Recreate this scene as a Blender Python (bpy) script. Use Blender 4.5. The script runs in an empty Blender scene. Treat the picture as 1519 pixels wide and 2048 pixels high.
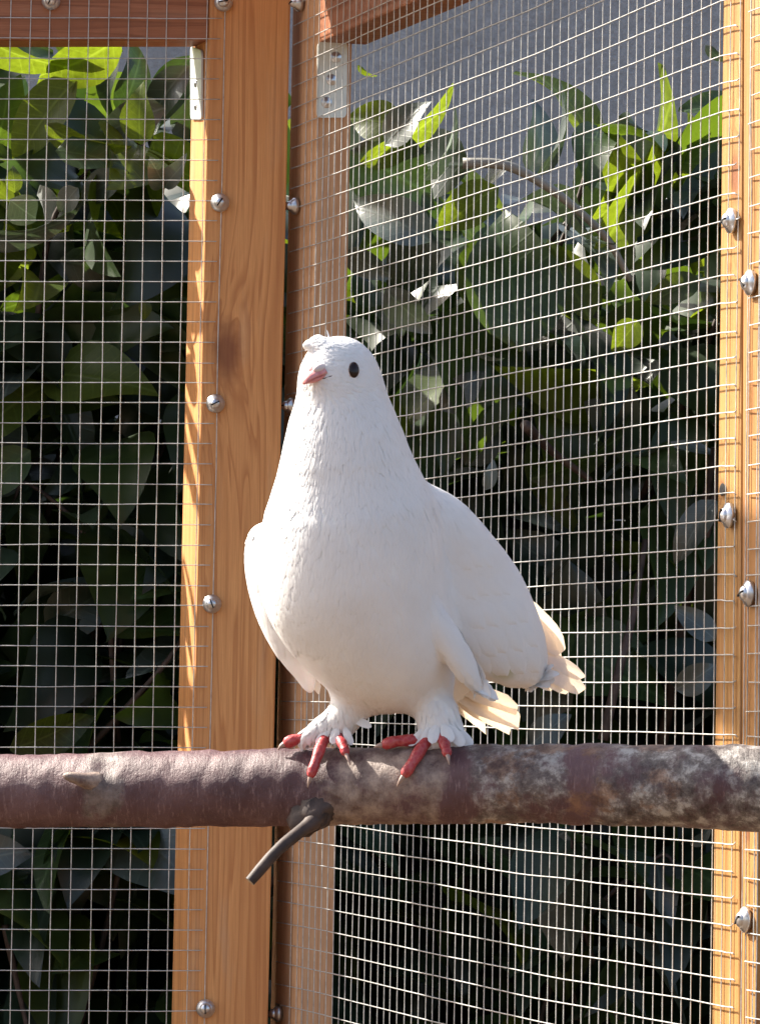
import bpy, bmesh, math, random
import numpy as np
from mathutils import Vector, Matrix
random.seed(7); RNG = np.random.default_rng(7)
scene = bpy.context.scene
COL = scene.collection

# ------------------------------------------------------------------ camera
FPX = 9000.0                       # focal length in photograph pixels (1519 wide)
CAM = np.array([0.0, 0.0, 1.35])
PITCH = math.atan((1401 - 1024) / FPX); ROLL = 0.0105
_f = np.array([0, math.cos(PITCH), math.sin(PITCH)])
_u0 = np.array([0, -math.sin(PITCH), math.cos(PITCH)]); _r0 = np.array([1.0, 0, 0])
RGT = _r0 * math.cos(ROLL) + _u0 * math.sin(ROLL)
UPV = _u0 * math.cos(ROLL) - _r0 * math.sin(ROLL)
FWD = _f
cam_d = bpy.data.cameras.new('camera'); cam = bpy.data.objects.new('camera', cam_d); COL.objects.link(cam)
cam_d.sensor_fit = 'HORIZONTAL'; cam_d.sensor_width = 36.0; cam_d.lens = 36.0 * FPX / 1519.0
cam_d.clip_start = 0.05; cam_d.clip_end = 500
cam.matrix_world = Matrix(((RGT[0], UPV[0], -FWD[0], CAM[0]), (RGT[1], UPV[1], -FWD[1], CAM[1]),
                           (RGT[2], UPV[2], -FWD[2], CAM[2]), (0, 0, 0, 1)))
scene.camera = cam

# ------------------------------------------------------------------ light
SUN_EL = math.radians(42); SUN_PHI = math.radians(26)      # from the left and behind the cage
SUN = np.array([-math.cos(SUN_EL) * math.cos(SUN_PHI), math.cos(SUN_EL) * math.sin(SUN_PHI), math.sin(SUN_EL)])
world = bpy.data.worlds.new('World'); scene.world = world; world.use_nodes = True
nt = world.node_tree; nt.nodes.clear()
sky = nt.nodes.new('ShaderNodeTexSky'); sky.sky_type = 'NISHITA'; sky.sun_disc = False
sky.sun_elevation = SUN_EL; sky.sun_rotation = math.atan2(SUN[0], SUN[1]); sky.dust_density = 4.0; sky.ozone_density = 0.3
bg = nt.nodes.new('ShaderNodeBackground'); bg.inputs[1].default_value = 0.095
wo = nt.nodes.new('ShaderNodeOutputWorld')
nt.links.new(sky.outputs[0], bg.inputs[0]); nt.links.new(bg.outputs[0], wo.inputs[0])
sl = bpy.data.lights.new('sun', 'SUN'); sl.energy = 5.0; sl.angle = math.radians(0.6); sl.color = (1.0, 0.93, 0.82)
so = bpy.data.objects.new('sun', sl); COL.objects.link(so)
so.rotation_euler = Vector(SUN).to_track_quat('Z', 'Y').to_euler(); so.location = (-3, 4, 5)
vs = scene.view_settings
vs.view_transform = 'Standard'; vs.look = 'None'; vs.gamma = 1.0; vs.use_curve_mapping = False
vs.exposure = 1.6
scene.cycles.max_bounces = 10; scene.cycles.transparent_max_bounces = 8

# ------------------------------------------------------------------ helpers
def at(px, py, Z):
    return CAM + (FWD + (px - 759.5) / FPX * RGT - (py - 1024) / FPX * UPV) * Z
def onplane(px, py, P, n):
    d = FWD + (px - 759.5) / FPX * RGT - (py - 1024) / FPX * UPV
    return CAM + d * (np.dot(P - CAM, n) / np.dot(d, n))
def mesh_obj(name, verts, faces, mat, parent=None, smooth=False, origin=None):
    verts = np.asarray(verts, dtype=float)
    o0 = np.zeros(3) if origin is None else np.asarray(origin, float)
    me = bpy.data.meshes.new(name)
    me.from_pydata([tuple(v) for v in (verts - o0)], [], [tuple(int(i) for i in f) for f in faces])
    if smooth: me.shade_smooth()
    me.update()
    if mat: me.materials.append(mat)
    o = bpy.data.objects.new(name, me); COL.objects.link(o); o.location = o0
    if parent is not None:
        o.parent = parent; o.location = o0 - np.array(parent.location)
    return o
def fast_mesh(name, verts, quads, mat, smooth=True):
    me = bpy.data.meshes.new(name); nv = len(verts); nq = len(quads); k = quads.shape[1]
    me.vertices.add(nv); me.vertices.foreach_set('co', np.asarray(verts, np.float32).ravel())
    me.loops.add(nq * k); me.loops.foreach_set('vertex_index', np.asarray(quads, np.int32).ravel())
    me.polygons.add(nq); me.polygons.foreach_set('loop_start', np.arange(0, nq * k, k, dtype=np.int32))
    me.update(calc_edges=True); me.validate()
    if smooth: me.shade_smooth()
    if mat: me.materials.append(mat)
    return me
def thing(name, loc, label, cat, group=None):
    o = bpy.data.objects.new(name, None); COL.objects.link(o); o.location = loc
    o.empty_display_size = 0.05
    o['label'] = label; o['category'] = cat
    if group: o['group'] = group
    return o
def bevel_obj(name, bot, top, mat, parent, bev=0.002, origin=None):
    bot = [np.asarray(p, float) for p in bot]; top = [np.asarray(p, float) for p in top]
    n = len(bot); o0 = np.asarray(origin if origin is not None else bot[0], float)
    bm = bmesh.new()
    vb = [bm.verts.new(p - o0) for p in bot]; vt = [bm.verts.new(p - o0) for p in top]
    bm.faces.new(vb[::-1]); bm.faces.new(vt)
    for i in range(n):
        j = (i + 1) % n; bm.faces.new((vb[i], vb[j], vt[j], vt[i]))
    bmesh.ops.recalc_face_normals(bm, faces=bm.faces)
    bmesh.ops.bevel(bm, geom=list(bm.edges), offset=bev, segments=2, affect='EDGES', profile=0.5)
    me = bpy.data.meshes.new(name); bm.to_mesh(me); bm.free(); me.materials.append(mat)
    o = bpy.data.objects.new(name, me); COL.objects.link(o)
    o.parent = parent; o.location = o0 - np.array(parent.location)
    return o
def tube(path, rad, n=5, cap=True):
    path = np.asarray(path, float); m = len(path)
    rad = np.full(m, rad) if np.isscalar(rad) else np.asarray(rad, float)
    tang = np.gradient(path, axis=0); tang /= np.linalg.norm(tang, axis=1)[:, None] + 1e-12
    ref = np.array([0.13, 0.31, 0.94]);
    if abs(np.dot(tang.mean(0) / (np.linalg.norm(tang.mean(0)) + 1e-9), ref)) > 0.85: ref = np.array([0.94, 0.2, 0.1])
    vs_, fs = [], []
    for i in range(m):
        a = np.cross(tang[i], ref); a /= np.linalg.norm(a); b = np.cross(tang[i], a)
        for k in range(n):
            th = 2 * math.pi * k / n
            vs_.append(path[i] + rad[i] * (math.cos(th) * a + math.sin(th) * b))
    for i in range(m - 1):
        for k in range(n):
            k2 = (k + 1) % n
            fs.append((i * n + k, i * n + k2, (i + 1) * n + k2, (i + 1) * n + k))
    if cap:
        fs.append(tuple(range(n))[::-1]); fs.append(tuple(range((m - 1) * n, m * n)))
    return vs_, fs
def spline(pts, m):
    pts = np.asarray(pts, float); n = len(pts)
    P = np.vstack([2 * pts[0] - pts[1], pts, 2 * pts[-1] - pts[-2]])
    out = []
    for u in np.linspace(0, n - 1 - 1e-9, m):
        i = int(u); t = u - i; p0, p1, p2, p3 = P[i], P[i + 1], P[i + 2], P[i + 3]
        out.append(0.5 * ((2 * p1) + (-p0 + p2) * t + (2 * p0 - 5 * p1 + 4 * p2 - p3) * t ** 2 + (-p0 + 3 * p1 - 3 * p2 + p3) * t ** 3))
    return np.array(out)
def wob(m, amp, scale=4):
    k = max(2, m // scale + 2)
    return np.interp(np.linspace(0, k - 1, m), np.arange(k), RNG.normal(0, amp, k))

# ------------------------------------------------------------------ materials
class NT:
    def __init__(s, name):
        s.m = bpy.data.materials.new(name); s.m.use_nodes = True
        s.t = s.m.node_tree; s.t.nodes.clear()
        s.out = s.t.nodes.new('ShaderNodeOutputMaterial')
    def n(s, typ, **kw):
        nd = s.t.nodes.new(typ)
        for k, v in kw.items():
            if k.startswith('i_'):
                key = k[2:]; key = int(key) if key.isdigit() else key.replace('_', ' ')
                nd.inputs[key].default_value = v
            else: setattr(nd, k, v)
        return nd
    def l(s, a, b): s.t.links.new(a, b)
    def ramp(s, fac, stops, interp='LINEAR'):
        r = s.n('ShaderNodeValToRGB'); r.color_ramp.interpolation = interp
        e = r.color_ramp.elements
        while len(e) < len(stops): e.new(0.5)
        for el, (p, c) in zip(e, stops):
            el.position = p; el.color = (*c, 1) if len(c) == 3 else c
        s.l(fac, r.inputs[0]); return r.outputs[0]
    def noise(s, vec, scale, detail=4, rough=0.55, dist=0.0):
        n_ = s.n('ShaderNodeTexNoise', i_Scale=scale, i_Detail=detail, i_Roughness=rough, i_Distortion=dist)
        s.l(vec, n_.inputs['Vector']); return n_.outputs[0]
    def mapping(s, vec, scale=(1, 1, 1), loc=(0, 0, 0), rot=(0, 0, 0)):
        m_ = s.n('ShaderNodeMapping'); m_.inputs['Scale'].default_value = scale
        m_.inputs['Location'].default_value = loc; m_.inputs['Rotation'].default_value = rot
        s.l(vec, m_.inputs['Vector']); return m_.outputs[0]
    def mix(s, fac, a, b, blend='MIX'):
        m_ = s.n('ShaderNodeMix', data_type='RGBA', blend_type=blend)
        for v, idx in ((fac, 0), (a, 6), (b, 7)):
            if isinstance(v, (int, float)): m_.inputs[idx].default_value = v
            elif isinstance(v, tuple): m_.inputs[idx].default_value = (*v, 1) if len(v) == 3 else v
            else: s.l(v, m_.inputs[idx])
        return m_.outputs[2]
    def math(s, op, a, b=0.0, c=None):
        m_ = s.n('ShaderNodeMath', operation=op)
        for v, idx in ((a, 0), (b, 1), (c, 2)):
            if v is None: continue
            if isinstance(v, (int, float)): m_.inputs[idx].default_value = v
            else: s.l(v, m_.inputs[idx])
        return m_.outputs[0]
    def bump(s, h, strength=0.3, dist=0.002):
        b = s.n('ShaderNodeBump', i_Strength=strength, i_Distance=dist); s.l(h, b.inputs['Height']); return b.outputs[0]
    def coord(s, which='Object'):
        return s.n('ShaderNodeTexCoord').outputs[which]
    def principled(s, color=None, rough=0.6, normal=None, **kw):
        p = s.n('ShaderNodeBsdfPrincipled')
        if color is not None:
            if isinstance(color, tuple): p.inputs['Base Color'].default_value = (*color, 1)
            else: s.l(color, p.inputs['Base Color'])
        if isinstance(rough, (int, float)): p.inputs['Roughness'].default_value = rough
        else: s.l(rough, p.inputs['Roughness'])
        if normal is not None: s.l(normal, p.inputs['Normal'])
        for k, v in kw.items(): p.inputs[k.replace('_', ' ')].default_value = v
        return p.outputs[0]
    def done(s, sh):
        s.l(sh, s.out.inputs[0]); return s.m

def wood(name, axis='Z', light=(0.78, 0.40, 0.155), dark=(0.46, 0.19, 0.065), knots=(), seed=0.0):
    N = NT(name); co = N.coord()
    rot = {'Z': (0, 0, 0), 'X': (0, math.radians(90), 0)}[axis]
    base = N.mapping(co, rot=rot)
    if axis == 'X': base = N.mapping(co, rot=(0, math.radians(-90), 0))
    # knots bend the grain round them
    disp = None; kmask = None
    for (kx, ky, kz, r) in knots:
        d = N.n('ShaderNodeVectorMath', operation='SUBTRACT'); N.l(co, d.inputs[0]); d.inputs[1].default_value = (kx, ky, kz)
        sc = N.mapping(d.outputs[0], scale=(1, 1, 0.45))
        ln = N.n('ShaderNodeVectorMath', operation='LENGTH'); N.l(sc, ln.inputs[0])
        e = N.math('POWER', 2.718, N.math('MULTIPLY', N.math('POWER', N.math('DIVIDE', ln.outputs['Value'], r * 2.0), 2.0), -1.0))
        disp = e if disp is None else N.math('ADD', disp, e)
        d2 = N.noise(N.mapping(d.outputs[0], scale=(60, 60, 60)), 1.0, 3)
        k_ = N.math('MULTIPLY', ln.outputs['Value'], N.math('ADD', d2, 0.55))
        mk = N.n('ShaderNodeMapRange', interpolation_type='SMOOTHSTEP'); N.l(k_, mk.inputs[0])
        mk.inputs[1].default_value = r * 0.25; mk.inputs[2].default_value = r * 1.15; mk.inputs[3].default_value = 1; mk.inputs[4].default_value = 0
        kmask = mk.outputs[0] if kmask is None else N.math('MAXIMUM', kmask, mk.outputs[0])
    g = N.mapping(base, scale=(1, 1, 0.022), loc=(seed, seed * 0.7, seed * 0.3))
    if disp is not None:
        ds = N.n('ShaderNodeVectorMath', operation='SCALE'); ds.inputs[0].default_value = (0.018, 0.018, 0.0)
        N.l(disp, ds.inputs['Scale'])
        ad = N.n('ShaderNodeVectorMath', operation='ADD'); N.l(g, ad.inputs[0]); N.l(ds.outputs[0], ad.inputs[1]); g = ad.outputs[0]
    warp = N.noise(g, 18, 3)
    broad = N.noise(g, 60, 2.0, 0.5, 0.4)
    rings = N.math('FRACT', N.math('MULTIPLY', N.math('ADD', broad, N.math('MULTIPLY', warp, 0.25)), 7.0))
    ringl = N.ramp(rings, [(0.0, (0, 0, 0)), (0.45, (0.12, 0.12, 0.12)), (0.88, (1, 1, 1)), (1.0, (0.0, 0.0, 0.0))])
    fine = N.noise(N.mapping(base, scale=(1, 1, 0.02), loc=(seed, 0, 0)), 900, 4, 0.7)
    blot = N.noise(N.mapping(base, scale=(1, 1, 0.25), loc=(seed * 2, 1, 0)), 14, 4)
    c = N.mix(N.math('MULTIPLY', ringl, 0.9), light, dark)
    c = N.mix(N.ramp(fine, [(0.35, (0.62, 0.62, 0.62)), (0.7, (0, 0, 0))]), c, dark)
    c = N.mix(N.ramp(blot, [(0.35, (0.0, 0.0, 0.0)), (0.75, (0.45, 0.45, 0.45))]), c, tuple(0.62 * a + 0.38 * b for a, b in zip(dark, (0.45, 0.16, 0.05))))
    wear = N.noise(N.mapping(base, scale=(1, 1, 0.12), loc=(0, seed, 3)), 40, 5)
    c = N.mix(N.ramp(wear, [(0.58, (0, 0, 0)), (0.78, (0.4, 0.4, 0.4))]), c, (0.46, 0.36, 0.26))
    if kmask is not None:
        c = N.mix(N.math('MULTIPLY', kmask, 0.8), c, (0.17, 0.05, 0.022))
    h = N.math('ADD', N.math('MULTIPLY', ringl, -0.5), fine)
    return N.done(N.principled(c, 0.55, N.bump(h, 0.35, 0.0006), Specular_IOR_Level=0.35))

def plain(name, color, rough=0.6, **kw):
    N = NT(name); co = N.coord()
    n_ = N.noise(co, 60, 4)
    c = N.mix(N.ramp(n_, [(0.3, (0, 0, 0)), (0.8, (0.5, 0.5, 0.5))]), color, tuple(0.6 * v for v in color))
    return N.done(N.principled(c, rough, **kw))

def wire_mat():
    N = NT('galvanised_wire'); co = N.coord()
    n_ = N.noise(co, 140, 4)
    c = N.ramp(n_, [(0.25, (0.30, 0.30, 0.29)), (0.55, (0.55, 0.55, 0.53)), (0.85, (0.66, 0.65, 0.62))])
    return N.done(N.principled(c, 0.42, Metallic=0.35))
M_WIRE = wire_mat()
M_STEEL = plain('zinc_steel', (0.62, 0.63, 0.66), 0.28, Metallic=0.9)
M_BRACKET = plain('bracket_zinc', (0.72, 0.76, 0.72), 0.42, Metallic=0.25)
M_DARK = plain('dark_hole', (0.01, 0.008, 0.008), 0.9)

# ------------------------------------------------------------------ planes of the two walls
P0 = at(590, 1400, 4.08)
TH = math.radians(71.97)
DR = np.array([math.cos(TH), -math.sin(TH), 0.0])          # along the right wall, towards the viewer
NR = np.array([-math.sin(TH), -math.cos(TH), 0.0])         # inner side of the right wall
NL = np.array([0.0, -1.0, 0.0])                            # inner side of the left wall
PL = np.array([0.0, P0[1], 0.0])
def L(px, py, off=0.0): return onplane(px, py, PL + NL * off, NL)
def R(px, py, off=0.0): return onplane(px, py, P0 + NR * off, NR)

# ------------------------------------------------------------------ setting
def ground():
    N = NT('dry_sandy_ground'); co = N.coord()
    a = N.noise(co, 1.3, 6); b = N.noise(co, 30, 5)
    c = N.ramp(a, [(0.3, (0.085, 0.052, 0.026)), (0.7, (0.135, 0.085, 0.046))])
    c = N.mix(N.ramp(b, [(0.4, (0, 0, 0)), (0.7, (0.6, 0.6, 0.6))]), c, (0.05, 0.034, 0.018))
    m = N.done(N.principled(c, 0.9, N.bump(b, 0.6, 0.02)))
    g = 24; xs = np.concatenate([[-200, -60], np.linspace(-12, 12, g), [60, 200]])
    V = [(x, y + 3, RNG.normal(0, 0.006)) for x in xs for y in xs]; n = len(xs)
    F = [(i * n + j, (i + 1) * n + j, (i + 1) * n + j + 1, i * n + j + 1) for i in range(n - 1) for j in range(n - 1)]
    o = mesh_obj('ground', V, F, m, smooth=True); o['kind'] = 'structure'
ground()
def grey_wall():
    N = NT('grey_render'); co = N.coord()
    a = N.noise(co, 2.2, 6); b = N.noise(co, 90, 5, 0.7); s_ = N.noise(N.mapping(co, scale=(9, 9, 0.7)), 2, 4)
    c = N.ramp(a, [(0.3, (0.34, 0.34, 0.36)), (0.7, (0.44, 0.44, 0.46))])
    c = N.mix(N.ramp(b, [(0.35, (0.5, 0.5, 0.5)), (0.6, (0, 0, 0))]), c, (0.20, 0.20, 0.21))
    c = N.mix(N.ramp(s_, [(0.45, (0, 0, 0)), (0.7, (0.45, 0.45, 0.45))]), c, (0.22, 0.22, 0.22))
    m = N.done(N.principled(c, 0.85, N.bump(b, 0.5, 0.01)))
    t = thing('garden_wall', (0, 7.0, 0), 'grey rendered garden wall behind the leaves', 'wall')
    bevel_obj('wall_face', [(-6, 7.0, -0.1), (7, 7.0, -0.1), (7, 7.25, -0.1), (-6, 7.25, -0.1)],
              [(-6, 7.0, 2.78), (7, 7.0, 2.78), (7, 7.25, 2.78), (-6, 7.25, 2.78)], m, t, 0.01)
    bevel_obj('coping', [(-6, 6.95, 2.783), (7, 6.95, 2.783), (7, 7.3, 2.783), (-6, 7.3, 2.783)],
              [(-6, 6.95, 2.85), (7, 6.95, 2.85), (7, 7.3, 2.85), (-6, 7.3, 2.85)], m, t, 0.01)
grey_wall()

# ------------------------------------------------------------------ aviary panels
panelL = thing('aviary_panel', L(200, 2600), 'wooden aviary panel of square wire mesh left of the thick post', 'aviary panel', 'panels of the wooden aviary')
panelR = thing('aviary_panel', R(1060, 2600), 'slanting wire mesh aviary panel behind the white pigeon', 'aviary panel', 'panels of the wooden aviary')
panelE = thing('aviary_panel', R(1560, 2600), 'narrow strip of aviary panel at the right edge of the photo', 'aviary panel', 'panels of the wooden aviary')
YT, YB = -420.0, 2700.0
def lin(x0, y0, slope): return lambda y: x0 - slope * (y - y0)

# corner post of the left panel: front edge lines
aL, aR = lin(414, 240, 0.0215), lin(576.5, 240, 0.0222)
def prism_pts(fl, fr, plane, back, y):
    p, q = plane(fl(y), y, -0.0008), plane(fr(y), y, -0.0008)
    return [p, q, q + back, p + back]
W = {}
backA = -DR * 0.056
o0 = L(aL(1024), 1024)
def local(p, ori): return tuple(np.asarray(p) - np.asarray(ori))
postA_o = prism_pts(aL, aR, L, backA, YB)[0]
kA = L(452, 705)
W['A'] = wood('pine_post', knots=[(*local(kA, postA_o), 0.017), (*local(L(585, 1330), postA_o), 0.006)], seed=1.3)
bevel_obj('post', prism_pts(aL, aR, L, backA, YB), prism_pts(aL, aR, L, backA, YT), W['A'], panelL, 0.002)
# top rail of the left panel
W['rail'] = wood('pine_rail', 'X', (0.42, 0.17, 0.085), (0.20, 0.07, 0.032), seed=4.1)
ra = [L(-1500, 84, -0.0008), L(aL(40) - 1.5, 79, -0.0008)]; rb = [L(-1500, -80, -0.0008), L(aL(40) - 1.5, -84, -0.0008)]
bk = np.array([0, 0.045, 0])
bevel_obj('top_rail', [ra[0], ra[1], ra[1] + bk, ra[0] + bk], [rb[0], rb[1], rb[1] + bk, rb[0] + bk], W['rail'], panelL)
rc = [L(-1500, 2440, -0.0008), L(aL(2440) - 1.5, 2440, -0.0008)]; rd = [L(-1500, 2290, -0.0008), L(aL(2290) - 1.5, 2290, -0.0008)]
bevel_obj('bottom_rail', [rc[0], rc[1], rc[1] + bk, rc[0] + bk], [rd[0], rd[1], rd[1] + bk, rd[0] + bk], W['rail'], panelL)
lp = [L(-1500, YB, -0.0008), L(-1350, YB, -0.0008)]; lq = [L(-1500, 2290, 0), L(-1350, YT, 0)]
bevel_obj('post', [lp[0] - [0.002, 0, 0] - [0.07, 0, 0], lp[0] - [0.002, 0, 0], lp[0] - [0.002, 0, 0] + bk, lp[0] + bk - [0.072, 0, 0]],
          [p + [0, 0, 1.55] for p in [lp[0] - [0.072, 0, 0], lp[0] - [0.002, 0, 0], lp[0] + bk - [0.002, 0, 0], lp[0] + bk - [0.072, 0, 0]]], W['A'], panelL)

# right panel: wide stud by the corner, rail, end stud
bL, bR = lin(579.5, 240, 0.0222), lin(634, 240, 0.0205)
backR = -NR * 0.045
backB = -NR * 0.032
sB_o = prism_pts(bL, bR, R, backB, YB)[0]
PE = R(bR(200), 200) + DR * 0.0004
def E(px, py): return onplane(px, py, PE + DR * 0.002, DR)
W['B'] = wood('weathered_stud', light=(0.70, 0.44, 0.25), dark=(0.46, 0.24, 0.12), seed=7.7,
              knots=[(*local(E(624, 1735), sB_o), 0.006), (*local(E(602, 1785), sB_o), 0.005), (*local(E(634, 1905), sB_o), 0.005)])
bevel_obj('post', prism_pts(bL, bR, R, backB, YB), prism_pts(bL, bR, R, backB, YT), W['B'], panelR)
PE = R(bR(200), 200) + DR * 0.0004
def E(px, py): return onplane(px, py, PE + DR * 0.002, DR)
cL, cR = lin(1444, 0, 0.0108), lin(1483, 0, 0.0030)
sC_o = prism_pts(cL, cR, R, backR, YB)[0]
W['C'] = wood('pale_stud', light=(0.43, 0.25, 0.082), dark=(0.27, 0.12, 0.035), seed=2.9,
              knots=[(*local(R(1467, 350), sC_o), 0.011), (*local(R(1442, 978), sC_o), 0.004)])
bevel_obj('post', prism_pts(cL, cR, R, backR, YB), prism_pts(cL, cR, R, backR, YT), W['C'], panelR)
def slab(name, pts, back, mat, parent, bev=0.002):
    bevel_obj(name, pts, [p + back for p in pts], mat, parent, bev)
slab('top_rail', [R(bR(78) + 0.8, 84, -0.0008), R(cL(-230) - 0.8, -262, -0.0008), R(cL(-400) - 0.8, -440, -0.0008), R(bR(-80) + 0.8, -60, -0.0008)], backR, W['rail'], panelR)
slab('bottom_rail', [R(bR(2400) + 0.8, 2330, -0.0008), R(cL(2500) - 0.8, 2500, -0.0008), R(cL(2690) - 0.8, 2690, -0.0008), R(bR(2480) + 0.8, 2470, -0.0008)], backR, W['rail'], panelR)
dL, dR_ = lin(1485.5, 0, 0.0030), lin(1534, 0, 0.0115)
sD_o = prism_pts(dL, dR_, R, backR, YB)[0]
W['D'] = wood('pale_stud_outer', light=(0.43, 0.25, 0.082), dark=(0.27, 0.115, 0.034), seed=5.2, knots=[(*local(R(1492, 1665), sD_o), 0.006)])
bevel_obj('post', prism_pts(dL, dR_, R, backR, YB), prism_pts(dL, dR_, R, backR, YT), W['D'], panelE)

# unseen board, added above the right panel to shade its top rail
_a = R(bR(-60), -75); _a = np.array([_a[0], _a[1], _a[2]]); _e = [_a - DR * 0.02, _a + DR * 1.25]
slab('added_shade_board', [_e[0] + NR * 0.12 + np.array([0, 0, 0.004]), _e[1] + NR * 0.12 + np.array([0, 0, 0.004]), _e[1] - NR * 0.06 + np.array([0, 0, 0.004]), _e[0] - NR * 0.06 + np.array([0, 0, 0.004])], np.array([0, 0, 0.02]), W['rail'], panelR, 0.002)
# unseen beam, added overhead to cast shade on the bird's crown and back
bevel_obj('added_shade_beam', [(-0.79, 2.2, 2.36), (-0.70, 2.2, 2.36), (-0.70, 4.2, 2.36), (-0.79, 4.2, 2.36)], [(-0.79, 2.2, 2.44), (-0.70, 2.2, 2.44), (-0.70, 4.2, 2.44), (-0.79, 4.2, 2.44)], W['rail'], panelL, 0.003)
# wire mesh ------------------------------------------------------------------
WR = 0.00046
def add_wire(path, parent, rad=WR, n=5):
    v, f = tube(path, rad, n)
    return mesh_obj('wire', v, f, M_WIRE, parent, smooth=True, origin=path[0])
def mesh_group(parent, name='wire_mesh'):
    e = bpy.data.objects.new(name, None); COL.objects.link(e); e.parent = parent; return e
def add_wire2(path, panel, part, rad=WR, n=5):
    v, f = tube(path, rad, n); o0 = np.asarray(path[0])
    me = bpy.data.meshes.new('wire'); me.from_pydata([tuple(np.asarray(q) - o0) for q in v], [], f); me.shade_smooth(); me.materials.append(M_WIRE)
    o = bpy.data.objects.new('wire', me); COL.objects.link(o); o.parent = part; o.location = o0 - np.array(panel.location)
    return o
gl = mesh_group(panelL)
for j in range(-17, 42):                                       # left panel, level wires
    y0 = 643 + 40.55 * j
    xe = 438 - 0.0205 * (y0 - 240) + RNG.normal(0, 1.0)
    xs = np.linspace(-560, xe, 34); ys = y0 + 0.003 * xs + wob(34, 0.55)
    add_wire2([L(x, y, 0.0021) for x, y in zip(xs, ys)], panelL, gl)
for i in range(-14, 12):
    ys = np.linspace(-62, 2325, 44); sway = wob(44, 0.6)
    xs = 2 + 39.1 * i + RNG.normal(0, 0.8) - 0.0205 * (ys - 1006) + sway
    add_wire2([L(x, y, 0.0009) for x, y in zip(xs, ys)], panelL, gl)
gr = mesh_group(panelR)
def yR(k, x):
    yv = 1370.0
    y = yv + (55 + 48.5 * k - yv) * (x + 2170) / 3250.0
    if k > 27: y -= 15 * min(1, (k - 27) / 5.0) * np.clip((1080 - x) / 413.0, 0, 1)
    if k < 14: y -= 14 * min(1, (14 - k) / 11.0) * np.clip((x - 1080) / 355.0, 0, 1.05)
    return y
for k in range(-14, 52):
    jit = RNG.normal(0, 0.9)
    xs = np.linspace(584, 1442, 40); w_ = wob(40, 0.7)
    pts = [R(x - 0.019 * (yR(k, x) - 240) * (1440 - x) / 860, yR(k, x) + jit + w, 0.0021) for x, w in zip(xs, w_)]
    ye = yR(k, 1442) + jit; sl_ = (yR(k, 1442) - yR(k, 1432)) / 10 * 0.45
    ex = 1474 + RNG.normal(0, 2.5) - 0.006 * ye
    for x in (1452, 1462, ex): pts.append(R(x, ye + sl_ * (x - 1442) + (1.5 if k > 29 else 0), 0.0021))
    pts.append(R(ex + 4, ye + sl_ * (ex - 1438) + RNG.choice([-3.5, 4.5, 5]), 0.0010))
    add_wire2(pts, panelR, gr, WR * 1.12)
t = 0.004
zc = P0[2]
while t < 1.075:
    ys = np.linspace(-1, 1, 46); zz = zc + 0.15 + ys * 0.80
    lean = 0.031 + (0.009 - 0.031) * min(1, t)
    sw = wob(46, 0.0007); tj = RNG.normal(0, 0.0005)
    add_wire2([np.array([P0[0], P0[1], 0]) + DR * (t + tj + lean * (z - zc) * 0.8 + s) + NR * 0.0009 + np.array([0, 0, z]) for z, s in zip(zz, sw)], panelR, gr, WR * 0.98)
    t += 0.0181
ge = mesh_group(panelE)
for k in range(-12, 44):
    y0 = 20 + 56.0 * k + RNG.normal(0, 1.5) + (14 if k > 9 and k < 22 else 0)
    xs = np.linspace(1496 - 0.004 * y0 + RNG.normal(0, 2), 1760, 16)
    pts = [R(x, y0 + (y0 - 1390) / 3700 * (x - 1500) * 0.9 + w, 0.0021) for x, w in zip(xs, wob(16, 0.7))]
    pts[0] = pts[0] - NR * 0.001
    add_wire2(pts, panelE, ge, WR * 1.04)
for i in range(11):
    ys = np.linspace(-700, 2440, 40); x0 = 1502 + 21.5 * i
    xs = x0 - 0.006 * ys + wob(40, 1.3)
    add_wire2([R(x, y, 0.0009) for x, y in zip(xs, ys)], panelE, ge)

# screws and brackets ------------------------------------------------------------------
def lathe(profile, n=22):
    V, F = [], []; m = len(profile)
    for k in range(n):
        th = 2 * math.pi * k / n
        for r, h in profile: V.append((r * math.cos(th), r * math.sin(th), h))
    for k in range(n):
        k2 = (k + 1) % n
        for i in range(m - 1): F.append((k * m + i, k2 * m + i, k2 * m + i + 1, k * m + i + 1))
    return V, F
def frame_of(n, roll=0.0):
    n = Vector(n).normalized(); z = Vector((0, 0, 1)); x = z.cross(n).normalized(); y = n.cross(x)
    m = Matrix((x, y, n)).transposed(); return m @ Matrix.Rotation(roll, 3, 'Z')
def screw(px, py, plane, n, panel, s=1.0, tall=1.0):
    loc = plane(px, py, 0.0026); roll = random.uniform(0, 3)
    V, F = lathe([(0.0052 * s, 0.0040 * tall), (0.0084 * s, 0.0013 * tall), (0.0086 * s, 0.0006), (0.0084 * s, -0.0016), (0.004 * s, -0.0020)])
    V2, F2 = lathe([(0.0001, 0.0078 * tall), (0.0026 * s, 0.0074 * tall), (0.0045 * s, 0.0058 * tall), (0.0054 * s, 0.0036 * tall), (0.0054 * s, 0.0012)])
    mw = frame_of(n, roll).to_4x4(); mw.translation = Vector(loc - np.array(panel.location))
    a = mesh_obj('screw', V2, F2, M_STEEL, None, True); a.parent = panel; a.matrix_local = mw
    b = mesh_obj('washer', V, F, M_STEEL, None, True); b.parent = a
    sv = [(x * 0.0042 * s, y * 0.0006, 0.0079 * tall + z) for x in (-1, 1) for y in (-1, 1) for z in (-0.0012, 0.0001)]
    c = mesh_obj('slot', sv, [(0, 1, 3, 2), (4, 6, 7, 5), (0, 4, 5, 1), (2, 3, 7, 6), (0, 2, 6, 4), (1, 5, 7, 3)], M_DARK, None); c.parent = a
for x, y in ((440, 405), (431, 807), (424, 1208), (419, 1612), (411, 2018), (102, 1), (447, 4)): screw(x, y, L, NL, panelL)
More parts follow.
